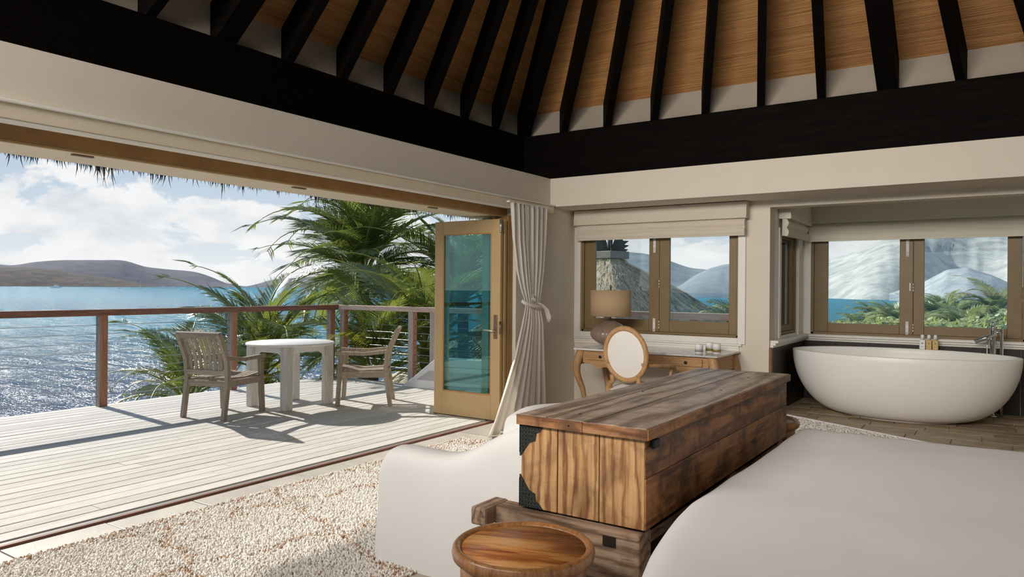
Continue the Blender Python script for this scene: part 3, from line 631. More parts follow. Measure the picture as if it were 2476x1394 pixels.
# ================================================================== CURTAIN AND BLINDS
def curtain():
    c = thing('curtain', 'cream cotton curtain tied back at the right end of the wide opening', 'curtain', (0, 0, 0))
    lv = [(2.285, (.10, -1.57), (.10, -.86), .030), (2.22, (.10, -1.565), (.10, -.865), .034), (1.9, (.105, -1.545), (.11, -.90), .036), (1.6, (.12, -1.49), (.12, -.95), .036), (1.38, (.135, -1.41), (.135, -1.02), .030), (1.26, (.15, -1.355), (.15, -1.07), .020), (1.20, (.155, -1.355), (.15, -1.06), .022),
          (1.0, (.175, -1.46), (.16, -1.02), .032), (.7, (.22, -1.66), (.15, -.98), .040), (.4, (.28, -1.93), (.14, -.93), .046), (.15, (.34, -2.18), (.13, -.89), .05), (.012, (.38, -2.34), (.13, -.87), .055)]
    zs = [x[0] for x in lv]; n = 180; rows = []
    for i in range(60):
        z = 2.285+(.012-2.285)*i/59; k = max(j for j in range(len(lv)-1) if zs[j] >= z-1e-6); t = (zs[k]-z)/(zs[k]-zs[k+1]); A, B = lv[k], lv[k+1]; t2 = t*t*(3-2*t)
        def mixp(q): return (A[q][0]+(B[q][0]-A[q][0])*t, A[q][1]+(B[q][1]-A[q][1])*t)
        l, r = mixp(1), mixp(2); am = A[3]+(B[3]-A[3])*t2; row = []
        for j in range(n):
            u = j/(n-1); uu = u+.018*math.sin(9*u+z*1.3)
            w = (math.sin(uu*2*PI*7.5+.5*math.sin(z*2.1))+.28*math.sin(uu*2*PI*17+z*.8))*(.55 if z < 1.2 else .55+.25*min(1, (z-1.2)*2))
            row.append((l[0]+(r[0]-l[0])*u+am*w*.9, l[1]+(r[1]-l[1])*u+am*.25*math.cos(uu*2*PI*8.5), z+.004*math.sin(u*40)*(1 if i in (0, 59) else 0)))
        rows.append(row)
    b = MB(); b.grid(rows); o = b.build('panel', M['curtain'], c, 0, None, False); md = o.modifiers.new('solid', 'SOLIDIFY'); md.thickness = .003
    tb = MB()
    ring = [(.155+.045*math.cos(t)+.012*math.sin(t), -1.21+.165*math.sin(t), 1.235-.03*math.cos(t)-.02*math.sin(t)) for t in [2*PI*k/24 for k in range(25)]]
    tb.tube(ring, .013, 8, False, 0, 1.5)
    tb.build('tieback', M['curtain'], c)
    kn = MB(); kn.tube([(.205, -1.20, 1.245), (.225, -1.13, 1.225), (.235, -1.05, 1.17), (.232, -1.0, 1.09), (.22, -.985, 1.03)], [.012, .024, .034, .036, .016], 10, True, 0, .3)
    kn.tube([(.205, -1.22, 1.24), (.215, -1.30, 1.29), (.212, -1.285, 1.335), (.205, -1.235, 1.30)], [.010, .018, .02, .008], 10, True, 0, .4).build('tieback_bow', M['curtain'], c)
    MB().box((.075, -1.60, 2.286), (.115, -.84, 2.30)).build('curtain_rail', M['white'], c)
curtain()
def blind(label, x0, x1, ztop, zval, zbot, mat, loc, rz=0, proj=.11):
    b = thing('roman_blind', label, 'blind', loc, rz)
    MB().prism([(x0, 0, ztop), (x0, -proj+.015, ztop), (x0, -proj, zval), (x0, -proj+.02, zval-.004), (x0, 0, zval)], (x1-x0, 0, 0)).build('valance', mat, b, .004)
    # gathered folds below the valance
    n = 26; prof = []; H = zval-zbot
    for k in range(n+1):
        u = k/n; prof.append((-(proj*.55)-.022*abs(math.sin(u*PI*2.0))-.012*u, zval-H*u))
    prof = prof+[(-.03, zbot+.006), (-.03, zval)]
    xa, xb = x0+.025, x1-.025; m_ = 24; rows = []
    for j in range(m_+1):
        x = xa+(xb-xa)*j/m_; rows.append([(x, y+.003*math.sin(x*9+z*30), z+(.004*math.sin(x*5.1+2) if z < zval-.02 else 0)) for y, z in prof])
    g = MB(); g.grid(rows, True); g.add([Vector(p) for p in rows[0]], [tuple(range(len(prof)))]); g.add([Vector(p) for p in rows[-1]], [tuple(range(len(prof)))]); g.build('fold', mat, b)
    MB().box((xa, -proj*.55-.022, zbot-.004), (xb, -proj*.55-.008, zbot+.012)).build('hem_bar', mat, b, .004)
    for k in range(3):
        MB().box((xb-.02, -proj*.6-.028, zbot+.02+k*.022), (xb+.006, -.03, zbot+.032+k*.022)).build('side_fold', mat, b, .003)
    return b
blind('beige linen roman blind above the window over the dressing table', .045, 2.10, 2.328, 2.155, 1.975, M['blind'], (0, -.022, 0))
blind('wide grey linen roman blind over the big window behind the bathtub', 2.36, 5.15, 2.43, 2.20, 1.985, M['blindg'], (0, 1.533, 0), 0, .10)
blind('narrow bunched roman blind on the side window of the bath bay', .33, 1.36, 2.40, 2.17, 1.985, M['blindg'], (2.315, 0, 0), PI/2, .13)

# ================================================================== DRESSING TABLE GROUP
def dressing_table():
    t = thing('dressing_table', 'carved honey oak dressing table with white marble top under the window', 'table', (0, 0, 0))
    x0, x1, y0, y1 = .44, 1.985, -.74, -.05
    MB().box((x0-.03, y0-.03, .728), (x1+.03, y1+.03, .748)).build('marble_top', M['marble'], t, .008)
    W_ = M['oakx']
    # scalloped apron frames
    def scallop(xa, xb, y, th, d0=.10, d1=.15):
        poly = [(xa, y, .728), (xb, y, .728)]; n = 30
        for k in range(n+1):
            u = 1-k/n; s = abs(u-.5)*2; dz = d0+(d1-d0)*(.5+.5*math.cos(s*PI*1.0))+.012*math.sin(u*PI*6)
            poly.append((xa+(xb-xa)*u, y, .728-dz))
        MB().prism(poly, (0, th, 0)).build('apron', W_, t, .002)
    scallop(x0+.07, x0+.50, y0+.01, .03, .13, .19); scallop(x0+.50, x1-.50, y0+.02, .03, .10, .13); scallop(x1-.50, x1-.07, y0+.01, .03, .13, .19)
    MB().box((x0+.01, y0+.05, .57), (x0+.04, y1-.05, .728)).build('side_apron', W_, t, .003); MB().box((x1-.04, y0+.05, .57), (x1-.01, y1-.05, .728)).build('side_apron', W_, t, .003)
    MB().box((x0+.02, y1-.03, .60), (x1-.02, y1, .728)).build('back_apron', W_, t)
    for xa, xb in ((x0+.13, x0+.46), (x1-.46, x1-.13)):
        d = MB().box((xa, y0-.008, .628), (xb, y0+.02, .705)).build('drawer', M['oakx'], t, .004)
        xk = (xa+xb)/2; MB().lathe([(0, -.026), (.014, -.022), (.016, -.014), (.009, -.006), (.008, .004), (0, .004)], 14).build('knob', M['iron'], d, 0, (xk, y0-.008, .667)).rotation_euler.x = -PI/2
    MB().box((x0+.55, y0+.012, .655), (x1-.55, y0+.03, .71)).build('drawer', M['oakx'], t, .004)
    # cabriole legs
    for sx, x in ((-1, x0+.045), (1, x1-.045)):
        for sy, y in ((-1, y0+.04), (1, y1-.04)):
            pts = []; rs = []
            for k in range(15):
                u = k/14; z = .728*(1-u); off = .03*math.sin(u*PI*1.05)*(1 if u < .52 else 1)-.035*max(0, u-.5)*2*0+.0
                off = .045*math.sin(min(1, u/.55)*PI)*(1 if u < .55 else 0)-.02*math.sin(max(0, (u-.55)/.45)*PI)+(.02*max(0, (u-.9)/.1))
                pts.append((x+sx*off, y+sy*off, max(z, .004))); rs.append(.05-.004*math.sin(u*PI)-.026*min(1, max(0, u-.12)/.7)+(.012*max(0, (u-.9)/.1)))
            MB().tube(pts, rs, 10).build('leg', M['oak'], t)
dressing_table()
def table_lamp():
    l = thing('table_lamp', 'ribbed taupe egg-shaped table lamp with tan drum shade on the dressing table', 'lamp', (.655, -.35, .748))
    prof = [(.0, 0), (.06, 0), (.07, .012)]+[(.222*math.sin(PI*(.10+.84*k/18))**.85, .015+.27*k/18) for k in range(19)]+[(.02, .292)]
    MB().lathe(prof, 96, (0, 0, 0), 1, 1, lambda t, z: 1+.022*math.cos(24*t)*(1 if .03 < z < .285 else 0)).build('base', M['lampbase'], l)
    MB().tube([(0, 0, .285), (0, 0, .66)], .008, 8).lathe([(.016, .285), (.02, .30), (.012, .32)], 16).build('stem', M['bronze'], l)
    s = MB().lathe([(.228, .345), (.228, .635)], 48); s.f = s.f[:48]; s.sm = s.sm[:48]; s.mi = s.mi[:48]
    o = s.build('lamp_shade', M['shade'], l, 0, None, False); md = o.modifiers.new('solid', 'SOLIDIFY'); md.thickness = .004
    b = MB()
    for k in range(3): a = 2*PI*k/3; b.bar((0, 0, .63), (.226*math.cos(a), .226*math.sin(a), .63), .004, .004)
    b.build('shade_spider', M['bronze'], l)
    MB().lathe([(0, .66), (.008, .66), (.014, .675), (.008, .69), (0, .695)], 12).build('finial', M['bronze'], l)
table_lamp()
def jar(label, x, y, r, h, band):
    j = thing('cosmetic_jar', label, 'jar', (x, y, .748), 0, 'lidded jars on the dressing table')
    MB().lathe([(0, 0), (r*.96, 0), (r, .006), (r, h*.42), (0, h*.42)], 24).build('jar_body', M['bottlew'], j)
    MB().lathe([(r*1.005, h*.10), (r*1.01, h*.11), (r*1.01, h*.38), (r*1.005, h*.39)], 24).build('label_band', band, j)
    MB().lathe([(0, h*.42), (r*1.03, h*.42), (r*1.03, h*.88), (r*.9, h*.98), (0, h)], 24).build('lid', M['bottlew'], j)
jar('front left white lidded jar with a dark label on the marble top', 1.735, -.50, .040, .092, M['ink'])
jar('middle white lidded jar standing furthest back on the marble top', 1.79, -.33, .040, .105, M['gilt'])
jar('rightmost white lidded jar with olive band on the marble top', 1.895, -.42, .040, .100, M['gilt'])
def oval_chair():
    c = thing('oval_back_chair', 'oval-backed wooden armchair with pale upholstery at the dressing table', 'chair', (1.415, -1.20, 0), math.radians(-9))
    O = M['oak']; yb = -.26; zc = .782; a, b_ = .228, .246
    def ov(t, k=1.0): return Vector((a*k*math.sin(t), yb-.05*(math.cos(t)*b_*k+.24)/.5, zc+b_*k*math.cos(t)))
    b = MB(); n = 48; b.tube([ov(2*PI*i/n) for i in range(n+1)], .026, 8, False, 0, .8, (0, 1, 0)); b.build('back_frame', O, c)
    fr = []; rows = []
    for i, k in enumerate((0.0001, .35, .65, .86, .93)):
        rows.append([ov(2*PI*j/n, k)+Vector((0, -.026*(1-k*k*1.05), 0)) for j in range(n)])
    g = MB(); g.grid(rows, True, True); rows2 = [[p+Vector((0, .05, 0)) for p in r] for r in rows]; g.grid(rows2, True, True); g.build('back_pad', M['upholstery'], c)
    for s in (-1, 1):
        MB().tube([(s*.15, yb-.03, zc-.20), (s*.145, yb-.02, zc-.26), (s*.185, yb-.0, .50), (s*.225, yb+.02, .44), (s*.22, yb+.02, .36), (s*.225, yb-.03, .18), (s*.24, yb-.09, .004)], [.022, .024, .028, .03, .028, .022, .018], 8).build('leg', O, c)
        MB().tube([(s*.23, .23, .44), (s*.235, .235, .30), (s*.225, .225, .12), (s*.23, .235, .004)], [.03, .026, .018, .022], 10).build('leg', O, c)
        MB().tube([(s*.20, yb-.045, .70), (s*.25, -.12, .68), (s*.285, .04, .67), (s*.28, .12, .655), (s*.265, .16, .635)], [.016, .02, .022, .022, .018], 8).build('arm', O, c)
        MB().tube([(s*.27, .10, .655), (s*.275, .07, .57), (s*.255, .10, .46), (s*.245, .12, .40)], [.018, .018, .018, .02], 8).build('arm_post', O, c)
    MB().prism([(-.25, .27, .37), (.25, .27, .37), (.235, -.26, .37), (-.235, -.26, .37)], (0, 0, .055)).build('seat_rail', M['oakx'], c, .01)
    rows = []
    for i in range(9):
        r = []
        for j in range(9):
            u, v = -1+2*j/8, -1+2*i/8; r.append((u*(.245+.005*v), v*.262, .425+.06*(1-u**6)*(1-v**6)))
        rows.append(r)
    MB().grid(rows).build('seat', M['upholstery'], c, 0, None, False)
oval_chair()

# ================================================================== SOFA, CHEST, BED, STOOLS
def sofa():
    s = thing('sofa', 'white slipcovered sofa with swooping arms, backing onto the wooden chest', 'sofa', (0, 0, 0)); Lm = M['linen']
    def wob(x, y, z, a=.006): return a*mnoise.noise((x*3.1, y*3.1, z*3.1))
    def arm(y0, y1, nm='arm'):
        xs = [1.675, 1.70, 1.78, 1.90, 2.02, 2.12, 2.22, 2.33, 2.44, 2.545]; top = [.50, .575, .588, .582, .580, .590, .622, .685, .745, .785]
        rows = []
        sec = [(0, 0), (0, .25), (0, .6), (0, .88), (.06, .96), (.25, 1.0), (.5, 1.005), (.75, 1.0), (.94, .96), (1, .88), (1, .6), (1, .25), (1, 0)]
        for x, t in zip(xs, top): rows.append([(x-(.012 if v < .3 else 0)*(1 if x < 1.7 else 0)+wob(x, w, v*t), y0+(y1-y0)*w+wob(x+9, w, v, .008)+(.012*(1-v) if w == 0 and v < .5 else 0)*-1, .004+v*t) for w, v in sec])
        b = MB(); b.grid(rows); b.add(rows[0], [tuple(range(len(sec)))]); b.add(rows[-1], [tuple(range(len(sec)))])
        o = b.build(nm, Lm, s); subsurf(o, 1); return o
    arm(-5.07, -4.87); arm(-3.02, -2.82)
    # back with a soft wavy top
    rows = []; n = 22
    for i in range(n+1):
        y = -5.0+2.12*i/n; tz = .848-.075*min(1, max(0, (y+4.85)/1.1))+.007*math.sin(y*4.2)+.006*math.sin(y*9+1)-.02*(i == 0)-.02*(i == n)
        rows.append([(2.36, y, .30), (2.375, y, .55), (2.40, y, tz-.06), (2.415, y, tz-.015), (2.45, y, tz), (2.50, y, tz-.005), (2.545, y, tz-.03), (2.56, y, tz-.10), (2.56, y, .4), (2.56, y, .01)])
    b = MB(); b.grid(rows); b.add(rows[0], [tuple(range(10))]); b.add(rows[-1], [tuple(range(10))]); subsurf(b.build('back', Lm, s), 1)
    MB().box((1.71, -4.87, .01), (2.40, -3.02, .30)).build('base', Lm, s, .03)
    for k in range(2):
        ya = -4.86+k*.925; rows = []
        for i in range(9):
            r = []
            for j in range(9):
                u, v = -1+2*j/8, -1+2*i/8; r.append((2.035+u*.335, ya+.457+v*.452, .30+.155*(1-abs(u)**7*.5)*(1-abs(v)**7*.5)))
            rows.append(r)
        b = MB(); b.grid(rows); edge = [rows[0][j] for j in range(9)]+[rows[i][8] for i in range(1, 9)]+[rows[8][j] for j in range(7, -1, -1)]+[rows[i][0] for i in range(7, 0, -1)]
        m0 = len(edge); b.add(edge+[(p[0], p[1], .30) for p in edge], [(i, (i+1) % m0, m0+(i+1) % m0, m0+i) for i in range(m0)], True); b.build('seat_cushion', Lm, s, 0)
sofa()
def cart_bench():
    b = thing('timber_bench', 'rough old timber cart base carrying the wooden chest', 'bench', (0, 0, 0))
    for x, ya in ((2.44, -5.25), (3.10, -5.10)):
        MB().box((x-.04, ya, .375), (x+.04, -2.90, .455)).build('side_beam', M['oldy'], b, .012)
    for y in (-5.07, -3.95, -2.95): MB().box((2.47, y-.10, .30 if y > -5 else .14), (3.155, y+.02, .450)).build('cross_beam', M['old'], b, .01)
    for x in (2.62, 3.09):
        for y in (-5.06, -2.95): MB().box((x-.055, y-.09, .005), (x+.055, y+.0, .375)).build('leg', wood('cart_leg_wood', (.07, .05, .03), (.18, .125, .08), (.30, .22, .15), 'z', .75, 40, 1, .5) if 'cart_leg_wood' not in bpy.data.materials else bpy.data.materials['cart_leg_wood'], b, .01)
    MB().box((2.62, -5.13, .10), (3.09, -5.07, .33)).build('front_board', M['old'], b, .008)
    MB().box((3.0, -5.175, .385), (3.055, -5.1695, .425)).build('mortise', M['darkpanel'], b)
    MB().box((2.44, -5.05, .43), (3.14, -2.9, .458)).build('deck_board', M['oldy'], b)
cart_bench()
def chest():
    c = thing('wooden_chest', 'long antique pine chest with iron corner plates behind the sofa', 'chest', (0, 0, .460)); T = .3535
    x0, x1, y0, y1 = 2.585, 3.160, -5.135, -2.885
    # body boards
    xs = [x0, 2.768, 2.962, x1]
    for a, e in zip(xs[:-1], xs[1:]): MB().box((a+.002, y0, .0), (e-.002, y0+.025, T)).build('end_board', M['chest_end'], c, .003)
    for a, e in zip(xs[:-1], xs[1:]): MB().box((a+.002, y1-.025, .0), (e-.002, y1, T)).build('end_board', M['chest_end'], c, .003)
    MB().box((x1-.025, y0+.004, .0), (x1+.004, y1-.004, .20)).build('side_board', M['chest_side'], c, .003); MB().box((x1-.025, y0+.004, .201), (x1+.002, y1-.004, T-.004)).build('side_board', M['chest_side'], c, .003)
    MB().box((x0-.002, y0+.026, .0), (x0+.025, y1-.026, T)).build('side_board', M['chest_side'], c, .003)
    MB().box((x0+.02, y0+.02, .0), (x1-.02, y1-.02, .02)).build('bottom_board', M['chest_side'], c)
    # lid boards (run lengthwise) with end cleats
    ls = [x0-.012, 2.72, 2.915, x1+.016]
    for i, (a, e) in enumerate(zip(ls[:-1], ls[1:])): MB().box((a+.0035, y0-.012, T+.004), (e-.0035, y1+.015, T+.046+random.uniform(-.001, .001))).build('lid_board', M['chest_top'], c, .004)
    for a, e in ((x0-.013, 2.893), (2.895, x1+.017)): MB().box((a, y0-.020, T+.001), (e, y0-.0125, T+.044)).build('lid_cleat', M['chest_edge'], c, .002)
    MB().box((x1+.0165, y0-.018, T+.0015), (x1+.022, y1+.015, T+.044)).build('lid_edge', M['chest_side'], c, .002)
    for p in ((2.80, -5.0), (2.74, -4.2), (3.06, -3.9), (3.02, -3.25), (3.07, -3.05)): MB().lathe([(.007, .0), (.006, .0012), (0, .0012)], 10).build('nail', M['iron'], c, 0, (p[0], p[1], T+.0462))
    MB().lathe([(.005, 0), (.004, .001), (0, .001)], 10).build('nail', M['iron'], c, 0, (2.83, y0-.0205, T+.022)).rotation_euler.x = PI/2
    # pierced iron corner plates
    for z0, sg in ((T-.002, -1), (.002, 1)):
        prof = [(0, 0), (.118, 0), (.098, .022), (.082, .03), (.078, .062), (.066, .066), (.05, .072), (.044, .078), (.028, .10), (.004, .135), (0, .135)]
        pl = MB().prism([(x0+u-.004, y0-.004, z0+sg*v) for u, v in prof], (0, .005, 0)).build('corner_plate', M['iron'], c)
        MB().box((x0-.006, y0-.004, z0), (x0-.001, y0+.09, z0+sg*.12)).build('plate_return', M['iron'], pl)
        f = MB()
        for i in range(7):
            for j in range(7):
                u, v = .008+i*.0155, .008+j*.0165
                if u/.11+v/.125 < .93:
                    f.tube([(x0+u+.006*math.cos(t), y0-.006, z0+sg*(v+.006*math.sin(t))) for t in [2*PI*k/6 for k in range(7)]], .0016, 4, False)
        f.build('fretwork', plain('iron_highlight', (.06, .065, .06), .4, .1, 9, 0, .5, .5) if 'iron_highlight' not in bpy.data.materials else bpy.data.materials['iron_highlight'], pl)
    MB().box((x1+.004, y0+.045, T-.04), (x1+.022, y0+.10, T-.006)).build('hinge', M['iron'], c, .004)
    MB().tube([(x1+.016, y0+.06, T+.005), (x1+.016, y0+.30, T+.0)], .003, 6).build('hinge_pin', M['iron'], c)
chest()
def bed():
    b = thing('bed', 'large bed made up with a plain white duvet in the right foreground', 'bed', (0, 0, 0))
    x0, x1, y0, y1 = 3.272, 6.1, -7.3, -3.215; nx, ny = 90, 110; rows = []
    zt = .60
    def prof(d):            # d = arc distance in from the hem
        return d
    R = .13
    def edge(s):            # s: 0 at hem .. maps to (inset, height)
        side = .44
        if s < side: return (-.015+.015*s/side, .06+(zt-R-.06)*s/side)
        a = min((s-side)/(R*PI/2), 1)*PI/2
        ex = max(0, s-side-R*PI/2)
        return (R*(1-math.cos(a))+ex, zt-R+R*math.sin(a)+.022*(1-math.exp(-ex*3)))
    S0 = .44+R*PI/2
    def samples(L, n):
        tot = L-2*R+2*S0; return [tot*i/n for i in range(n+1)], tot
    sx, tx = samples(x1-x0, nx); sy, ty = samples(y1-y0, ny)
    def pos(s, tot, a, bb):
        m_ = tot/2
        if s <= m_: i, z = edge(s); return a+i, z
        i, z = edge(tot-s); return bb-i, z
    for s in sy:
        y, zy = pos(s, ty, y0, y1); r = []
        for q in sx:
            x, zx = pos(q, tx, x0, x1); z = min(zx, zy)
            if zx < zt-.3 and zy < zt-.3: z = min(zx, zy)
            w = .010*mnoise.noise((x*1.3, y*1.3, 2))+.002*mnoise.noise((x*5, y*5, 5)); side = 1 if z < zt-R else .0
            g = max(0, -5.0-y); g = .17*(g/.9)**1.6 if g < .9 else .17+.30*(g-.9); x = x+g*max(0, 1-(x-x0)/1.4)
            r.append((x+side*.012*mnoise.noise((y*6, z*2, 1))+.014*mnoise.noise((y*2.5, 7, 3))*(1 if q < .8 else 0), y+side*.010*mnoise.noise((x*6, z*2, 4))+.015*mnoise.noise((x*3.0, 1, 8)), z+w*(1 if z > zt-.1 else .2)))
        rows.append(r)
    MB().grid(rows).build('duvet', M['sheet'], b, 0, None, False)
    MB().box((x0+.95, y0+.1, .10), (x1-.05, y1-.05, .42)).build('mattress', M['sheet'], b, .05)
    MB().box((x0+.95, y0+.1, .0), (x1-.08, y1-.08, .10)).build('bed_base', M['darkpanel'], b)
bed()
def stool_proto():
    s = thing('carved_stool', 'round carved wooden stool with a tray rim in front of the chest', 'stool', (2.918, -5.625, 0), .35, 'round carved drum stools')
    R = .245
    MB().lathe([(R-.028, .470), (R-.028, .485)], 48).build('top_board', M['stoolw'], s)
    MB().lathe([(R-.030, .440), (R-.03, .478), (R-.026, .486), (R-.018, .493), (R-.006, .495), (R+.002, .488), (R+.006, .472), (R+.002, .455), (R-.012, .445), (R-.022, .436), (R-.03, .432)], 56).build('rim', M['stoolz'], s)
    MB().lathe([(R-.028, .385), (R-.024, .395), (R-.024, .432), (R-.032, .44)], 48).build('upper_band', M['stoolz'], s)
    MB().lathe([(R-.02, 0), (R-.012, .01), (R-.012, .05), (R-.024, .062)], 48).build('lower_band', M['stoolz'], s)
    inner = MB().lathe([(R-.055, .06), (R-.055, .385)], 32); inner.f = inner.f[:32]; inner.sm = inner.sm[:32]; inner.mi = inner.mi[:32]; inner.build('inner_drum', M['darkpanel'], s)
    for k in range(8):
        a0 = 2*PI*k/8; p = MB(); rr = R-.034
        def P(a, z): return (rr*math.cos(a), rr*math.sin(a), z)
        p.bar(P(a0, .06), P(a0, .40), .035, .02, (math.cos(a0), math.sin(a0), 0))
        p.build('upright', M['stoolz'], s)
        f = MB(); h = PI/8
        for cz, sc in ((.30, 1), (.20, 1), (.11, .8)):
            for sg in (-1, 1):
                f.tube([P(a0+h+sg*h*.08, cz-.05), P(a0+h+sg*h*.55, cz-.01), P(a0+h+sg*h*.62, cz+.025), P(a0+h+sg*h*.12, cz+.06*sc)], [.006, .009, .009, .005], 6)
            f.tube([P(a0+h, cz-.05), P(a0+h, cz+.06)], .006, 6)
        f.tube([P(a0+.08, .33), P(a0+h*.6, .375), P(a0+h, .385), P(a0+2*h-h*.6, .375), P(a0+2*h-.08, .33)], .012, 6)
        f.build('leaf_carving', M['stoolz'], s)
    return s
st = stool_proto(); st.scale.z = 1.025
st2 = dup(st); st2.location = (2.925, -2.585, 0); st2['label'] = 'second round stool at the far end of the chest, only its rim showing'

# ================================================================== BATH
def bathtub():
    t = thing('bathtub', 'freestanding white oval bathtub in the window bay', 'bathtub', (3.44, .74, .10), math.radians(-.6))
    H = .652; n = 72; A, B = 1.052, .70; a0, b0 = .53, .37; rows = []
    N_ = 18
    for k in range(N_+1):
        u = k/N_; th_ = u*PI/2; f = math.sin(th_*.98+.02)**.92; z = .012+(H-.012)*(1-math.cos(th_))**.92
        rows.append([((a0+(A-a0)*f)*math.cos(t_), (b0+(B-b0)*f)*math.sin(t_), z) for t_ in [2*PI*j/n for j in range(n)]])
    A2, B2 = A-.040, B-.040
    rows.append([((A-.004)*math.cos(t_), (B-.004)*math.sin(t_), H+.008) for t_ in [2*PI*j/n for j in range(n)]])
    rows.append([((A2+.006)*math.cos(t_), (B2+.006)*math.sin(t_), H+.008) for t_ in [2*PI*j/n for j in range(n)]])
    for k in range(N_, -1, -1):
        u = k/N_; th_ = u*PI/2; f = math.sin(th_); z = .10+(H-.10)*(1-math.cos(th_))
        rows.append([((.40+(A2-.40)*f)*math.cos(t_), (.26+(B2-.26)*f)*math.sin(t_), z) for t_ in [2*PI*j/n for j in range(n)]])
    b = MB(); b.grid(rows, True, True); b.add(rows[-1], [tuple(range(n))]); b.build('shell', M['tub'], t)
    MB().lathe([(a0+.015, 0), (a0+.02, .004), (a0+.018, .014), (a0, .016)], n, (0, 0, 0), 1, (b0+.015)/(a0+.015)).build('plinth', M['white'], t)
    MB().lathe([(0, .104), (.03, .104), (.034, .1), (.034, .098)], 20).build('drain', M['chrome'], t)
bathtub()
def tub_filler():
    t = thing('tub_filler', 'floor-standing chrome bath tap with slanted spout behind the tub', 'tap', (4.245, 1.30, .10))
    C_ = M['chrome']
    MB().lathe([(0, 0), (.05, 0), (.05, .012), (.02, .02), (.0, .02)], 24).build('flange', C_, t)
    MB().tube([(0, 0, .01), (0, 0, .90)], .026, 16).tube([(0, 0, .90), (0, 0, .945)], .020, 16).build('column', C_, t)
    MB().tube([(.03, -.01, .86), (-.16, -.03, .775)], .021, 14).build('spout', C_, t)
    MB().tube([(.075, .0, .01), (.075, 0, .915)], .015, 12).tube([(.075, 0, .90), (.0, 0, .86)], .010, 8).build('hand_shower', C_, t)
    MB().tube([(.075, 0, .60), (.07, -.03, .52), (.03, -.05, .40), (-.03, -.05, .42), (-.05, -.03, .55), (-.052, -.02, .72), (-.045, -.02, .80)], .007, 8).build('hose', M['steel'], t)
    MB().tube([(0, 0, .94), (.0, 0, .985)], .014, 12).build('lever', C_, t)
tub_filler()
def bottle(label, x, mat):
    b = thing('toiletry_bottle', label, 'bottle', (x, 1.405, .761), 0, 'pump bottles on the bath rim')
    MB().box((-.028, -.019, 0), (.028, .019, .105)).build('bottle_body', mat, b, .008)
    MB().lathe([(0, .105), (.011, .105), (.011, .118), (.019, .118), (.016, .155), (.010, .162), (0, .162)], 20).build('bottle_cap', M['bottlew'], b)
    MB().box((-.009, -.0215, .058), (.009, -.0192, .074)).build('label_emblem', M['ink'], b, .003)
    MB().box((-.013, -.0212, .026), (.013, -.0192, .030)).build('label_line', M['ink'], b)
bottle('white toiletry bottle, left of the three on the bath rim', 3.595, M['bottlew'])
bottle('amber toiletry bottle in the middle of the three on the bath rim', 3.657, M['amber'])
bottle('amber toiletry bottle, right of the three on the bath rim', 3.719, M['amber'])

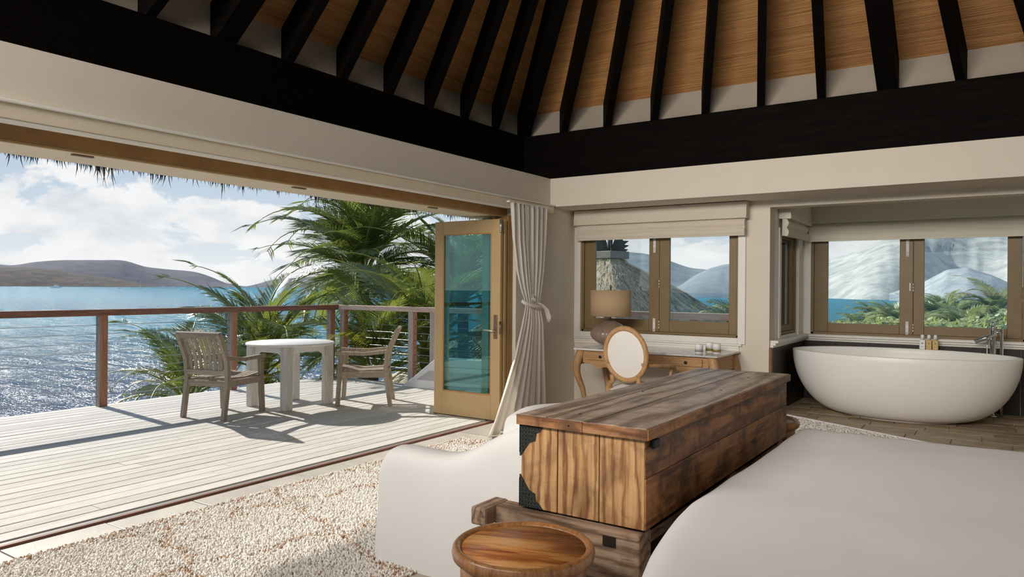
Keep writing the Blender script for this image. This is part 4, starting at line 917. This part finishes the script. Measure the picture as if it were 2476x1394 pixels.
# ================================================================== RUGS
def rug(name, label, x0, x1, y0, y1, z, dense, step, pattern=True, hgt=.020):
    r = thing(name, label, 'rug')
    MB().box((x0, y0, z), (x1, y1, z+.008)).build('backing', fabric('rug_backing', (.42, .36, .29)) if 'rug_backing' not in bpy.data.materials else bpy.data.materials['rug_backing'], r)
    dx0, dx1, dy0, dy1 = dense
    gx = np.arange(dx0, dx1, step); gy = np.arange(dy0, dy1, step); X, Y_ = np.meshgrid(gx, gy); X = X.ravel()+RNG.normal(0, step*.28, X.size); Y_ = Y_.ravel()+RNG.normal(0, step*.28, X.size)
    X = np.clip(X, x0-.006, x1+.006); n = X.size
    rad = step*RNG.uniform(.48, .72, n); ht = hgt*RNG.uniform(.5, 1.3, n)
    lx = RNG.normal(0, step*.8, n); ly = RNG.normal(0, step*.8, n); ph = RNG.uniform(0, 6.28, n)
    V = np.zeros((n, 9, 3))
    for k in range(4):
        a = ph+k*PI/2
        V[:, k] = np.stack([X+rad*.8*np.cos(a), Y_+rad*.8*np.sin(a), np.full(n, z+.004)], 1)
        V[:, 4+k] = np.stack([X+lx*.6+rad*np.cos(a+.3), Y_+ly*.6+rad*np.sin(a+.3), z+.006+ht*.72], 1)
    V[:, 8] = np.stack([X+lx, Y_+ly, z+.006+ht], 1)
    base = (np.arange(n)*9)[:, None]
    q = np.concatenate([base+np.array([[k, (k+1) % 4, 4+(k+1) % 4, 4+k]]) for k in range(4)], 0)
    t = np.concatenate([base+np.array([[4+k, 4+(k+1) % 4, 8]]) for k in range(4)], 0)
    me = bpy.data.meshes.new('pile'); nl = q.size+t.size
    me.vertices.add(n*9); me.vertices.foreach_set('co', V.ravel()); me.loops.add(nl); me.polygons.add(len(q)+len(t))
    me.loops.foreach_set('vertex_index', np.concatenate([q.ravel(), t.ravel()]).astype(np.int32))
    ls = np.concatenate([np.arange(len(q))*4, q.size+np.arange(len(t))*3]).astype(np.int32); me.polygons.foreach_set('loop_start', ls)
    me.polygons.foreach_set('use_smooth', np.ones(len(q)+len(t), bool)); me.update(calc_edges=True); me.validate()
    c = np.array([.80, .755, .69])[None, :]*RNG.uniform(.88, 1.08, n)[:, None]
    if pattern:
        nz = np.array([mnoise.noise((x*4, y*4, 0)) for x, y in zip(X, Y_)])*.10
        d1 = np.abs(((Y_+.35*X+nz) % .82)-.41); d2 = np.abs(((X-.28*Y_+nz*1.5) % .74)-.37); d3 = np.abs(X-(x0+.03)+nz*.15)
        p = np.maximum.reduce([np.exp(-(d1/.028)**2)*.42, np.exp(-(d2/.028)**2)*.42, np.exp(-(d3/.03)**2)*.40])+.008
        hit = RNG.uniform(0, 1, n) < p; c[hit] = np.array([.46, .31, .21])[None, :]*RNG.uniform(.7, 1.4, hit.sum())[:, None]
    c = np.clip(c, 0, 1); att = me.color_attributes.new('tint', 'FLOAT_COLOR', 'POINT')
    att.data.foreach_set('color', np.concatenate([np.repeat(c, 9, 0), np.ones((n*9, 1))], 1).ravel().astype(np.float32))
    me.materials.append(M['wool']); o = bpy.data.objects.new('pile', me); COL.objects.link(o); o.parent = r; o['kind'] = 'stuff'
    return r
rug('shag_rug', 'thick cream shag rug with faint brown lines beside the deck', .20, 3.0, -7.2, -2.45, 0, (.20, 1.95, -6.65, -2.45), .0098)
br = rug('bath_rug', 'pale shag rug at the foot of the bathtub, mostly hidden by the bed', 2.45, 4.4, -1.45, -.03, .10, (2.45, 3.9, -.9, -.03), .02, False, .012)
br.rotation_euler.z = -.50; _p = Vector((2.55, -.03, 0)); br.location = _p-Matrix.Rotation(-.50, 3, 'Z') @ _p
# pale binding along the bath rug's far edge
MB().box((2.45, -.03, .10), (4.4, -.005, .124)).build('binding', M['sheet'], br, .005)

# ================================================================== OUTDOORS
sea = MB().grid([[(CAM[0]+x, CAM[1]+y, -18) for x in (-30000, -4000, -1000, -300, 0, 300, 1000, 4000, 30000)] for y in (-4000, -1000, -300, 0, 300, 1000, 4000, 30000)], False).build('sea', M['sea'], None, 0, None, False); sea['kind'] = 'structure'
def ground():
    rows = []; n = 64
    for k in range(26):
        rr = 0 if k == 0 else 5.0*1.13**k
        r = []
        for j in range(n):
            a = 2*PI*j/n; x, y = 2.5+rr*math.cos(a)*1.0, -4+rr*math.sin(a); d = max(0, rr-8.5); z = -3.0-.62*d+.9*mnoise.noise((x*.09, y*.09, 3))*min(1, d/8)
            if y > 4: z = -3.0-.34*max(0, rr-10)+1.2*mnoise.noise((x*.07, y*.07, 3))*min(1, d/8)
            r.append((x, y, max(z, -24)))
        rows.append(r)
    g = MB().grid(rows, True, True).build('ground', M['ground'], None, 0, None, False); g['kind'] = 'structure'
ground()
def hill(name, prof, dist, depth, mat, seed, rough=1.0, zb=-18):
    px = [p[0] for p in prof]; n = 160; gx = np.linspace(px[0], px[-1], n+1); gy = np.interp(gx, px, [p[1] for p in prof]); kr = np.exp(-np.linspace(-2, 2, 13)**2); kr /= kr.sum()
    gy = np.convolve(np.pad(gy, 6, mode='edge'), kr, 'valid'); px, py = list(gx), list(gy); rows = [[] for _ in range(12)]
    for i in range(n+1):
        x = px[0]+(px[-1]-px[0])*i/n; y = float(np.interp(x, px, py)); b = bearing(x); H = max(.5, CAM[2]+rise(x, y)*dist-zb)
        for k in range(12):
            u = k/9 if k < 10 else 1+(k-9)*.5; d = dist+(u-1)*depth*(.75+.25*mnoise.noise((x*.004, seed, 0)))
            h = H*(math.sin(min(u, 1)*PI/2)**.9 if u <= 1 else max(0, 1-(u-1)*.9))
            if 0 < k < 9: h *= 1+.22*rough*mnoise.noise((x*.012, u*3.1, seed))*(1-u)+.10*rough*mnoise.noise((x*.04, u*7, seed))*(1-u)
            if k == 9: h *= 1+.012*rough*mnoise.noise((x*.09, 1, seed))
            rows[k].append((CAM[0]+b[0]*d, CAM[1]+b[1]*d, zb-1+h+(0 if k else -2)))
    o = MB().grid(rows).build(name, mat, None, 0, None, False); o['kind'] = 'structure'; return o
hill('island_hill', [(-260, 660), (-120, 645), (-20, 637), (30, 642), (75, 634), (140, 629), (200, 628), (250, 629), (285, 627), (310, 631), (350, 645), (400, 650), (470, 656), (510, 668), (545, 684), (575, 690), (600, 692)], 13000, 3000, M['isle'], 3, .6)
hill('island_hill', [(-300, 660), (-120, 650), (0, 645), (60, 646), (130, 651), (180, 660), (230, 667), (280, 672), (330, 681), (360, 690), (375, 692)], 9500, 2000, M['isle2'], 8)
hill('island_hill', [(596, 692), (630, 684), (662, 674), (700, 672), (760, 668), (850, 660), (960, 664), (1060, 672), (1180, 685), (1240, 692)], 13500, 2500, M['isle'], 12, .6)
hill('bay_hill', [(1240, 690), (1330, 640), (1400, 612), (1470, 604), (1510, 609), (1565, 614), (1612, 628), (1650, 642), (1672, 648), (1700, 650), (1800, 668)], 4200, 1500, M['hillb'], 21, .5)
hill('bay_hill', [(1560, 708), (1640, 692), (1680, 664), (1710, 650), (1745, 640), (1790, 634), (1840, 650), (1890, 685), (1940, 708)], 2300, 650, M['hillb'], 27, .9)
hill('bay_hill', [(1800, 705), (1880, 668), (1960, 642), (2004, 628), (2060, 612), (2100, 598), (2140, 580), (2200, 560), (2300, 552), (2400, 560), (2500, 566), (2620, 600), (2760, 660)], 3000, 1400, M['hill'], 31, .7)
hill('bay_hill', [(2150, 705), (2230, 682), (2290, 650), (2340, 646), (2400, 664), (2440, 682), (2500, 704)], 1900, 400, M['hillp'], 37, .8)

# ---- boats on the water
def boat(label, px, py, L_, mast=False, grp='distant white boats near the island shore'):
    d = (CAM[2]+18)/max(1e-4, -rise(px, py)); d = min(d, 5000); L_ = L_/1751*d; p = far(px, py, d); b = bearing(px)
    t = thing('boat', label, 'boat', (p.x, p.y, -18.0), math.atan2(b[1], b[0])+PI/2, grp)
    hp = [(-.5, 0), (-.48, .12), (.5, .16), (.42, 0)]
    MB().prism([(u*L_, -.14*L_, v*L_) for u, v in hp], (0, .28*L_, 0)).build('hull', M['bottlew'], t, 0)
    MB().prism([(-.3*L_, -.10*L_, .13*L_), (.15*L_, -.10*L_, .13*L_), (.05*L_, -.10*L_, .28*L_), (-.25*L_, -.10*L_, .28*L_)], (0, .2*L_, 0)).build('cabin', M['bottlew'], t)
    if mast: MB().tube([(0, 0, .1*L_), (0, 0, 1.6*L_)], .02*L_, 6).build('mast', M['bottlew'], t)
boat('white motor boat under the dark left headland', 133, 693.5, 21)
boat('small boat right of the motor boat, by the headland tip', 288, 694, 8)
boat('single white boat before the far island, left of the cluster', 339, 694, 11, True)
boat('left white boat of the cluster in front of the far island', 392, 694, 15)
boat('right white boat of the cluster in front of the far island', 417, 694, 15)
boat('small boat furthest right before the far island', 443, 694, 7)
boat('white sailboat with bare mast in the bay through the bath window', 2086, 726, 8, True, 'sailing boats in the bay')

# ---- palms
def frond_mesh(name, L_, droop, leaflet, n=34, wind=(0, 0), seed=0, mats=('leaf', 'rachis')):
    rnd = random.Random(seed); b = MB(); pts = []; p = Vector((0, 0, 0)); el = .9; N_ = 14
    for k in range(N_+1):
        pts.append(p.copy()); u = k/N_; e = el-droop*u**1.3
        p = p+Vector((math.cos(e), wind[0]*.5*u, math.sin(e))).normalized()*L_/N_
    b.tube(pts, [.022*L_/2.4*(1-.85*k/N_)+.002 for k in range(N_+1)], 5, True, 1)
    vs = []; fs = []
    for i in range(n):
        u = .13+.86*i/(n-1); f = u*N_; k = min(int(f), N_-1); c = pts[k].lerp(pts[k+1], f-k); d = (pts[k+1]-pts[k]).normalized()
        ll = leaflet*(math.sin(min(1, .18+u*1.05)*PI)**.55 if u < .95 else .45)*rnd.uniform(.85, 1.1)
        for sg in (-1, 1):
            sdv = d.cross(Vector((0, 0, 1))).normalized()*sg; out = (sdv*.82+d*.62+Vector((0, 0, .20))).normalized()
            out = (out+Vector((wind[1], wind[0], 0))*.5*rnd.uniform(.4, 1)).normalized()
            w = (.0135 if mats[0] != 'leafp' else .024)*L_/2.4*rnd.uniform(.75, 1.25); up = Vector((0, 0, 1)); wd = out.cross(up).normalized()*w; o = len(vs)
            m1 = c+out*ll*.45+Vector((0, 0, -.04*ll)); tip = c+out*ll*.95+Vector((0, 0, -.24*ll*rnd.uniform(.4, 1.4)))
            vs += [c-wd*.5, c+wd*.5, m1+wd+Vector((0, 0, w*.4)), m1-wd-Vector((0, 0, w*.4)), tip]; fs += [(o, o+1, o+2, o+3), (o+3, o+2, o+4)]
    b.add(vs, fs, False, 0); return b.mesh(name, [M[mats[0]], M[mats[1]]])
FR = {}
for i in range(5): FR['g%d' % i] = frond_mesh('frond', 2.6, (1.2, 1.7, 2.2, 1.5, 2.6)[i], .88, 58, ((-.15, .0, .15, -.3, .1)[i], (.0, .1, -.1, .2, 0)[i]), i)
for i in range(2): FR['y%d' % i] = frond_mesh('frond', 2.3, (1.6, 2.2)[i], .50, 40, (.1, .0), 20+i, ('leafy', 'rachis'))
for i in range(3): FR['p%d' % i] = frond_mesh('frond', 2.6, (1.5, 2.1, 2.5)[i], .80, 46, (-.5, .4), 30+i, ('leafp', 'rachis'))
def palm(label, crown, n, scale, keys, seed, wind_az=None, wind=0.0, lo=-.5, hi=1.25, trunk=8.0, az=None, group=None):
    r = random.Random(seed); t = thing('palm_tree', label, 'palm', crown, 0, group)
    k = MB(); bend = r.uniform(-.6, .6); N_ = 12
    k.tube([(bend*(u*u), .3*u*u, -trunk*u) for u in [i/N_ for i in range(N_+1)]], [.10*scale+.05*i/N_+.012*(i % 2) for i in range(N_+1)], 10).build('trunk', M['bark'], t)
    for i in range(n):
        a = (2*PI*i*.381966+r.uniform(-.25, .25)) if az is None else r.uniform(*az); e = lo+(hi-lo)*((i+.5)/n)**.9
        if wind: a = a+wind*math.sin(wind_az-a)
        o = share(FR[r.choice(keys)], 'frond', t, (0, 0, r.uniform(-.05, .1)), (r.uniform(-.25, .25), -(e-.55), a)); s_ = scale*r.uniform(.82, 1.12); o.scale = (s_, s_, s_)
    return t
G5 = ['g0', 'g1', 'g2', 'g3', 'g4']
palm('tall green coconut palm tossed by wind beyond the deck corner', far(880, 672, 15.5), 40, 1.08, G5, 3, PI*.9, .35, -.35, 1.42)
palm('palm crown half hidden behind the folding door and far railing', far(1030, 850, 12.5), 20, .95, G5, 9, PI*.9, .2, -.2, 1.3)
palm('green palm low behind the far railing, under the teak chair', far(905, 905, 12.0), 18, .8, G5+['y1'], 12, None, 0, -.1, 1.3)
palm('low palm crown showing between the deck table legs', far(640, 905, 13.5), 22, .95, G5+['y0'], 15, PI, .2, -.1, 1.3)
palm('low palm with yellowing fronds left of the teak chair', far(455, 985, 12.5), 16, .80, ['y0', 'y1', 'g1', 'g3'], 19, PI, .5, -.1, 1.2)
palm('palm crown seen through the teal glass of the folding door', far(1120, 730, 15), 26, 1.05, G5, 23, PI*.9, .3, -.3, 1.3)
RW_ = 'windswept palms below the bath window'
for lb, px, py, d, sc_, sd_ in (('lowest windswept palm at the left end of the bath window', 2030, 826, 80, 1.3, 40), ('second windswept palm from the left end of the bath window', 2078, 812, 82, 1.5, 41),
        ('windswept palm between the second palm and the mullion of the bath window', 2128, 790, 84, 1.7, 47), ('windswept palm touching the left side of the bath window mullion', 2172, 786, 78, 1.6, 48),
        ('windswept palm touching the right side of the bath window mullion', 2242, 784, 86, 1.7, 45), ('tall pale windswept palm left in the right-hand bath pane', 2290, 772, 82, 1.8, 42), ('low windswept palm in the middle of the right-hand bath pane', 2335, 800, 70, 1.5, 43),
        ('windswept palm right of the middle of the right-hand bath pane', 2368, 786, 84, 1.7, 49), ('tallest windswept palm near the right end of the bath window', 2412, 762, 80, 1.9, 44), ('low windswept palm under the tallest one, above the tap', 2425, 815, 70, 1.5, 50)):
    palm(lb, far(px, py, d), 30, sc_, ['p0', 'p1', 'p2'], sd_, PI, .8, -.3, 1.15, 12, None, RW_)
palm('green palm beyond the window over the dressing table, bottom right', far(1785, 800, 20), 14, .6, ['g0', 'g2', 'p1'], 46, PI, .4, -.1, 1.2)
# ---- bushes carpeting the slope (nobody could count the leaves)
def bush(label, p, R, seed, mat):
    n = 900; r = np.random.default_rng(seed); d = r.normal(0, 1, (n, 3)); d /= np.linalg.norm(d, axis=1)[:, None]; d[:, 2] = np.abs(d[:, 2])*.8; c = d*R*r.uniform(.75, 1.05, (n, 1)); vs = []; fs = []
    for i in range(n):
        a = Vector(c[i]); u = Vector(r.normal(0, 1, 3)).normalized()*R*.10; w = u.orthogonal().normalized()*R*.04; o = len(vs); vs += [a-u, a+w, a+u, a-w]; fs.append((o, o+1, o+2, o+3))
    b = MB(); b.lathe([(R*.85, -R*.3), (R*.9, 0), (R*.8, R*.35), (R*.45, R*.62), (0, R*.7)], 14); b.add(vs, fs); o = b.build('shrub', M[mat], None, 0, p, False); tag(o, label, 'shrub', 'shrubs on the slope below the bath window')
for i, (lb, px, py, d, R) in enumerate((('round shrub low at the left foot of the bath window view', 2050, 815, 62, 2.4), ('round shrub low left of the bath window mullion', 2150, 812, 60, 2.6), ('round shrub low right of the bath window mullion', 2255, 815, 60, 2.6), ('round shrub low at the right of the bath window', 2385, 815, 58, 2.8))):
    bush(lb, far(px, py, d)-Vector((0, 0, R*.3)), R, 60+i, 'leafp')

# ---- neighbouring thatched roof with carved finial
def thatched_roof(label, apex, half, hgt, rz, nm='thatched_roof', finial=True):
    t = thing(nm, label, 'roof', apex, rz)
    prof = [(0.0, .52), (.03, .62), (.10, 1.25), (.25, 2.45), (.45, 3.95), (.7, 5.8), (1.0, half)]
    rows = []
    for u, w in prof:
        z = -hgt*u-.02; r = []
        for k in range(4):
            a0 = PI/4+k*PI/2; a1 = a0+PI/2
            for j in range(8):
                f = j/8; x = (math.cos(a0)*(1-f)+math.cos(a1)*f)*w; y = (math.sin(a0)*(1-f)+math.sin(a1)*f)*w; r.append((x+.04*mnoise.noise((x*3, y*3, z)), y, z+.05*mnoise.noise((x*2, y*2, 1))))
        rows.append(r)
    rows.append([(p[0]*.97, p[1]*.97, p[2]-.35) for p in rows[-1]])
    MB().grid(rows, True, True).build('thatch', M['thatch'], t, 0, None, False)
    vs = []; fs = []; r = random.Random(5)
    for i in range(9000):
        u = r.random()**.7; w = float(np.interp(u, [p[0] for p in prof], [p[1] for p in prof])); a0 = PI/4+r.randrange(4)*PI/2; f = r.random()
        def at(u_):
            w_ = float(np.interp(u_, [p[0] for p in prof], [p[1] for p in prof])); return Vector(((math.cos(a0)*(1-f)+math.cos(a0+PI/2)*f)*w_, (math.sin(a0)*(1-f)+math.sin(a0+PI/2)*f)*w_, -hgt*u_))
        p = at(u); q = at(min(1.06, u+.05)); out = Vector((p.x, p.y, .8)).normalized()*r.uniform(.03, .09); s_ = Vector((-p.y, p.x, 0)).normalized()*.02; o = len(vs); sk = s_*r.gauss(0, 2)
        vs += [p-s_+out*.2, p+s_+out*.2, q+out+sk]; fs.append((o, o+1, o+2))
    o = MB().add(vs, fs).build('loose_straw', M['thatch'], t, 0, None, False); o['kind'] = 'stuff'
    MB().box((-.45, -.45, -.02), (.45, .45, .22)).build('roof_cap', M['cap'], t, .02).rotation_euler.z = PI/4*0
    if finial:
        for k in range(4):
            a = k*PI/2+PI/4; f = MB(); ca, sa = math.cos(a), math.sin(a)
            def P(x, z): return (ca*x, sa*x, z)
            f.prism([P(x_, z_) for x_, z_ in ((.04, .20), (.50, .20), (.60, .29), (.46, .32), (.63, .42), (.47, .45), (.62, .57), (.44, .58), (.36, .66), (.52, .86), (.78, 1.16), (.66, 1.16), (.40, .94), (.20, .74), (.10, .5))], (-sa*.06, ca*.06, 0))
            f.build('finial_leaf', M['finial'], t)
        MB().lathe([(.05, .2), (.06, .6), (.03, .9), (.05, 1.1), (0, 1.3)], 10).build('finial_spike', M['finial'], t)
thatched_roof('steep straw-thatched roof with carved metal finial outside the left window', far(1474, 624, 24), 8.0, 4.4, -.28)
def window_rail():
    r = thing('railing', 'short red-brown rail just outside the window over the dressing table', 'railing', (0, 2.9, 0))
    MB().box((-1.6, -.05, .94), (1.9, .05, 1.045)).build('top_rail', M['railx'], r, .006)
    for x in (-1.0, .45, 1.85): MB().box((x-.04, -.04, -1.9), (x+.04, .04, .94)).build('post', M['postz'], r)
window_rail()
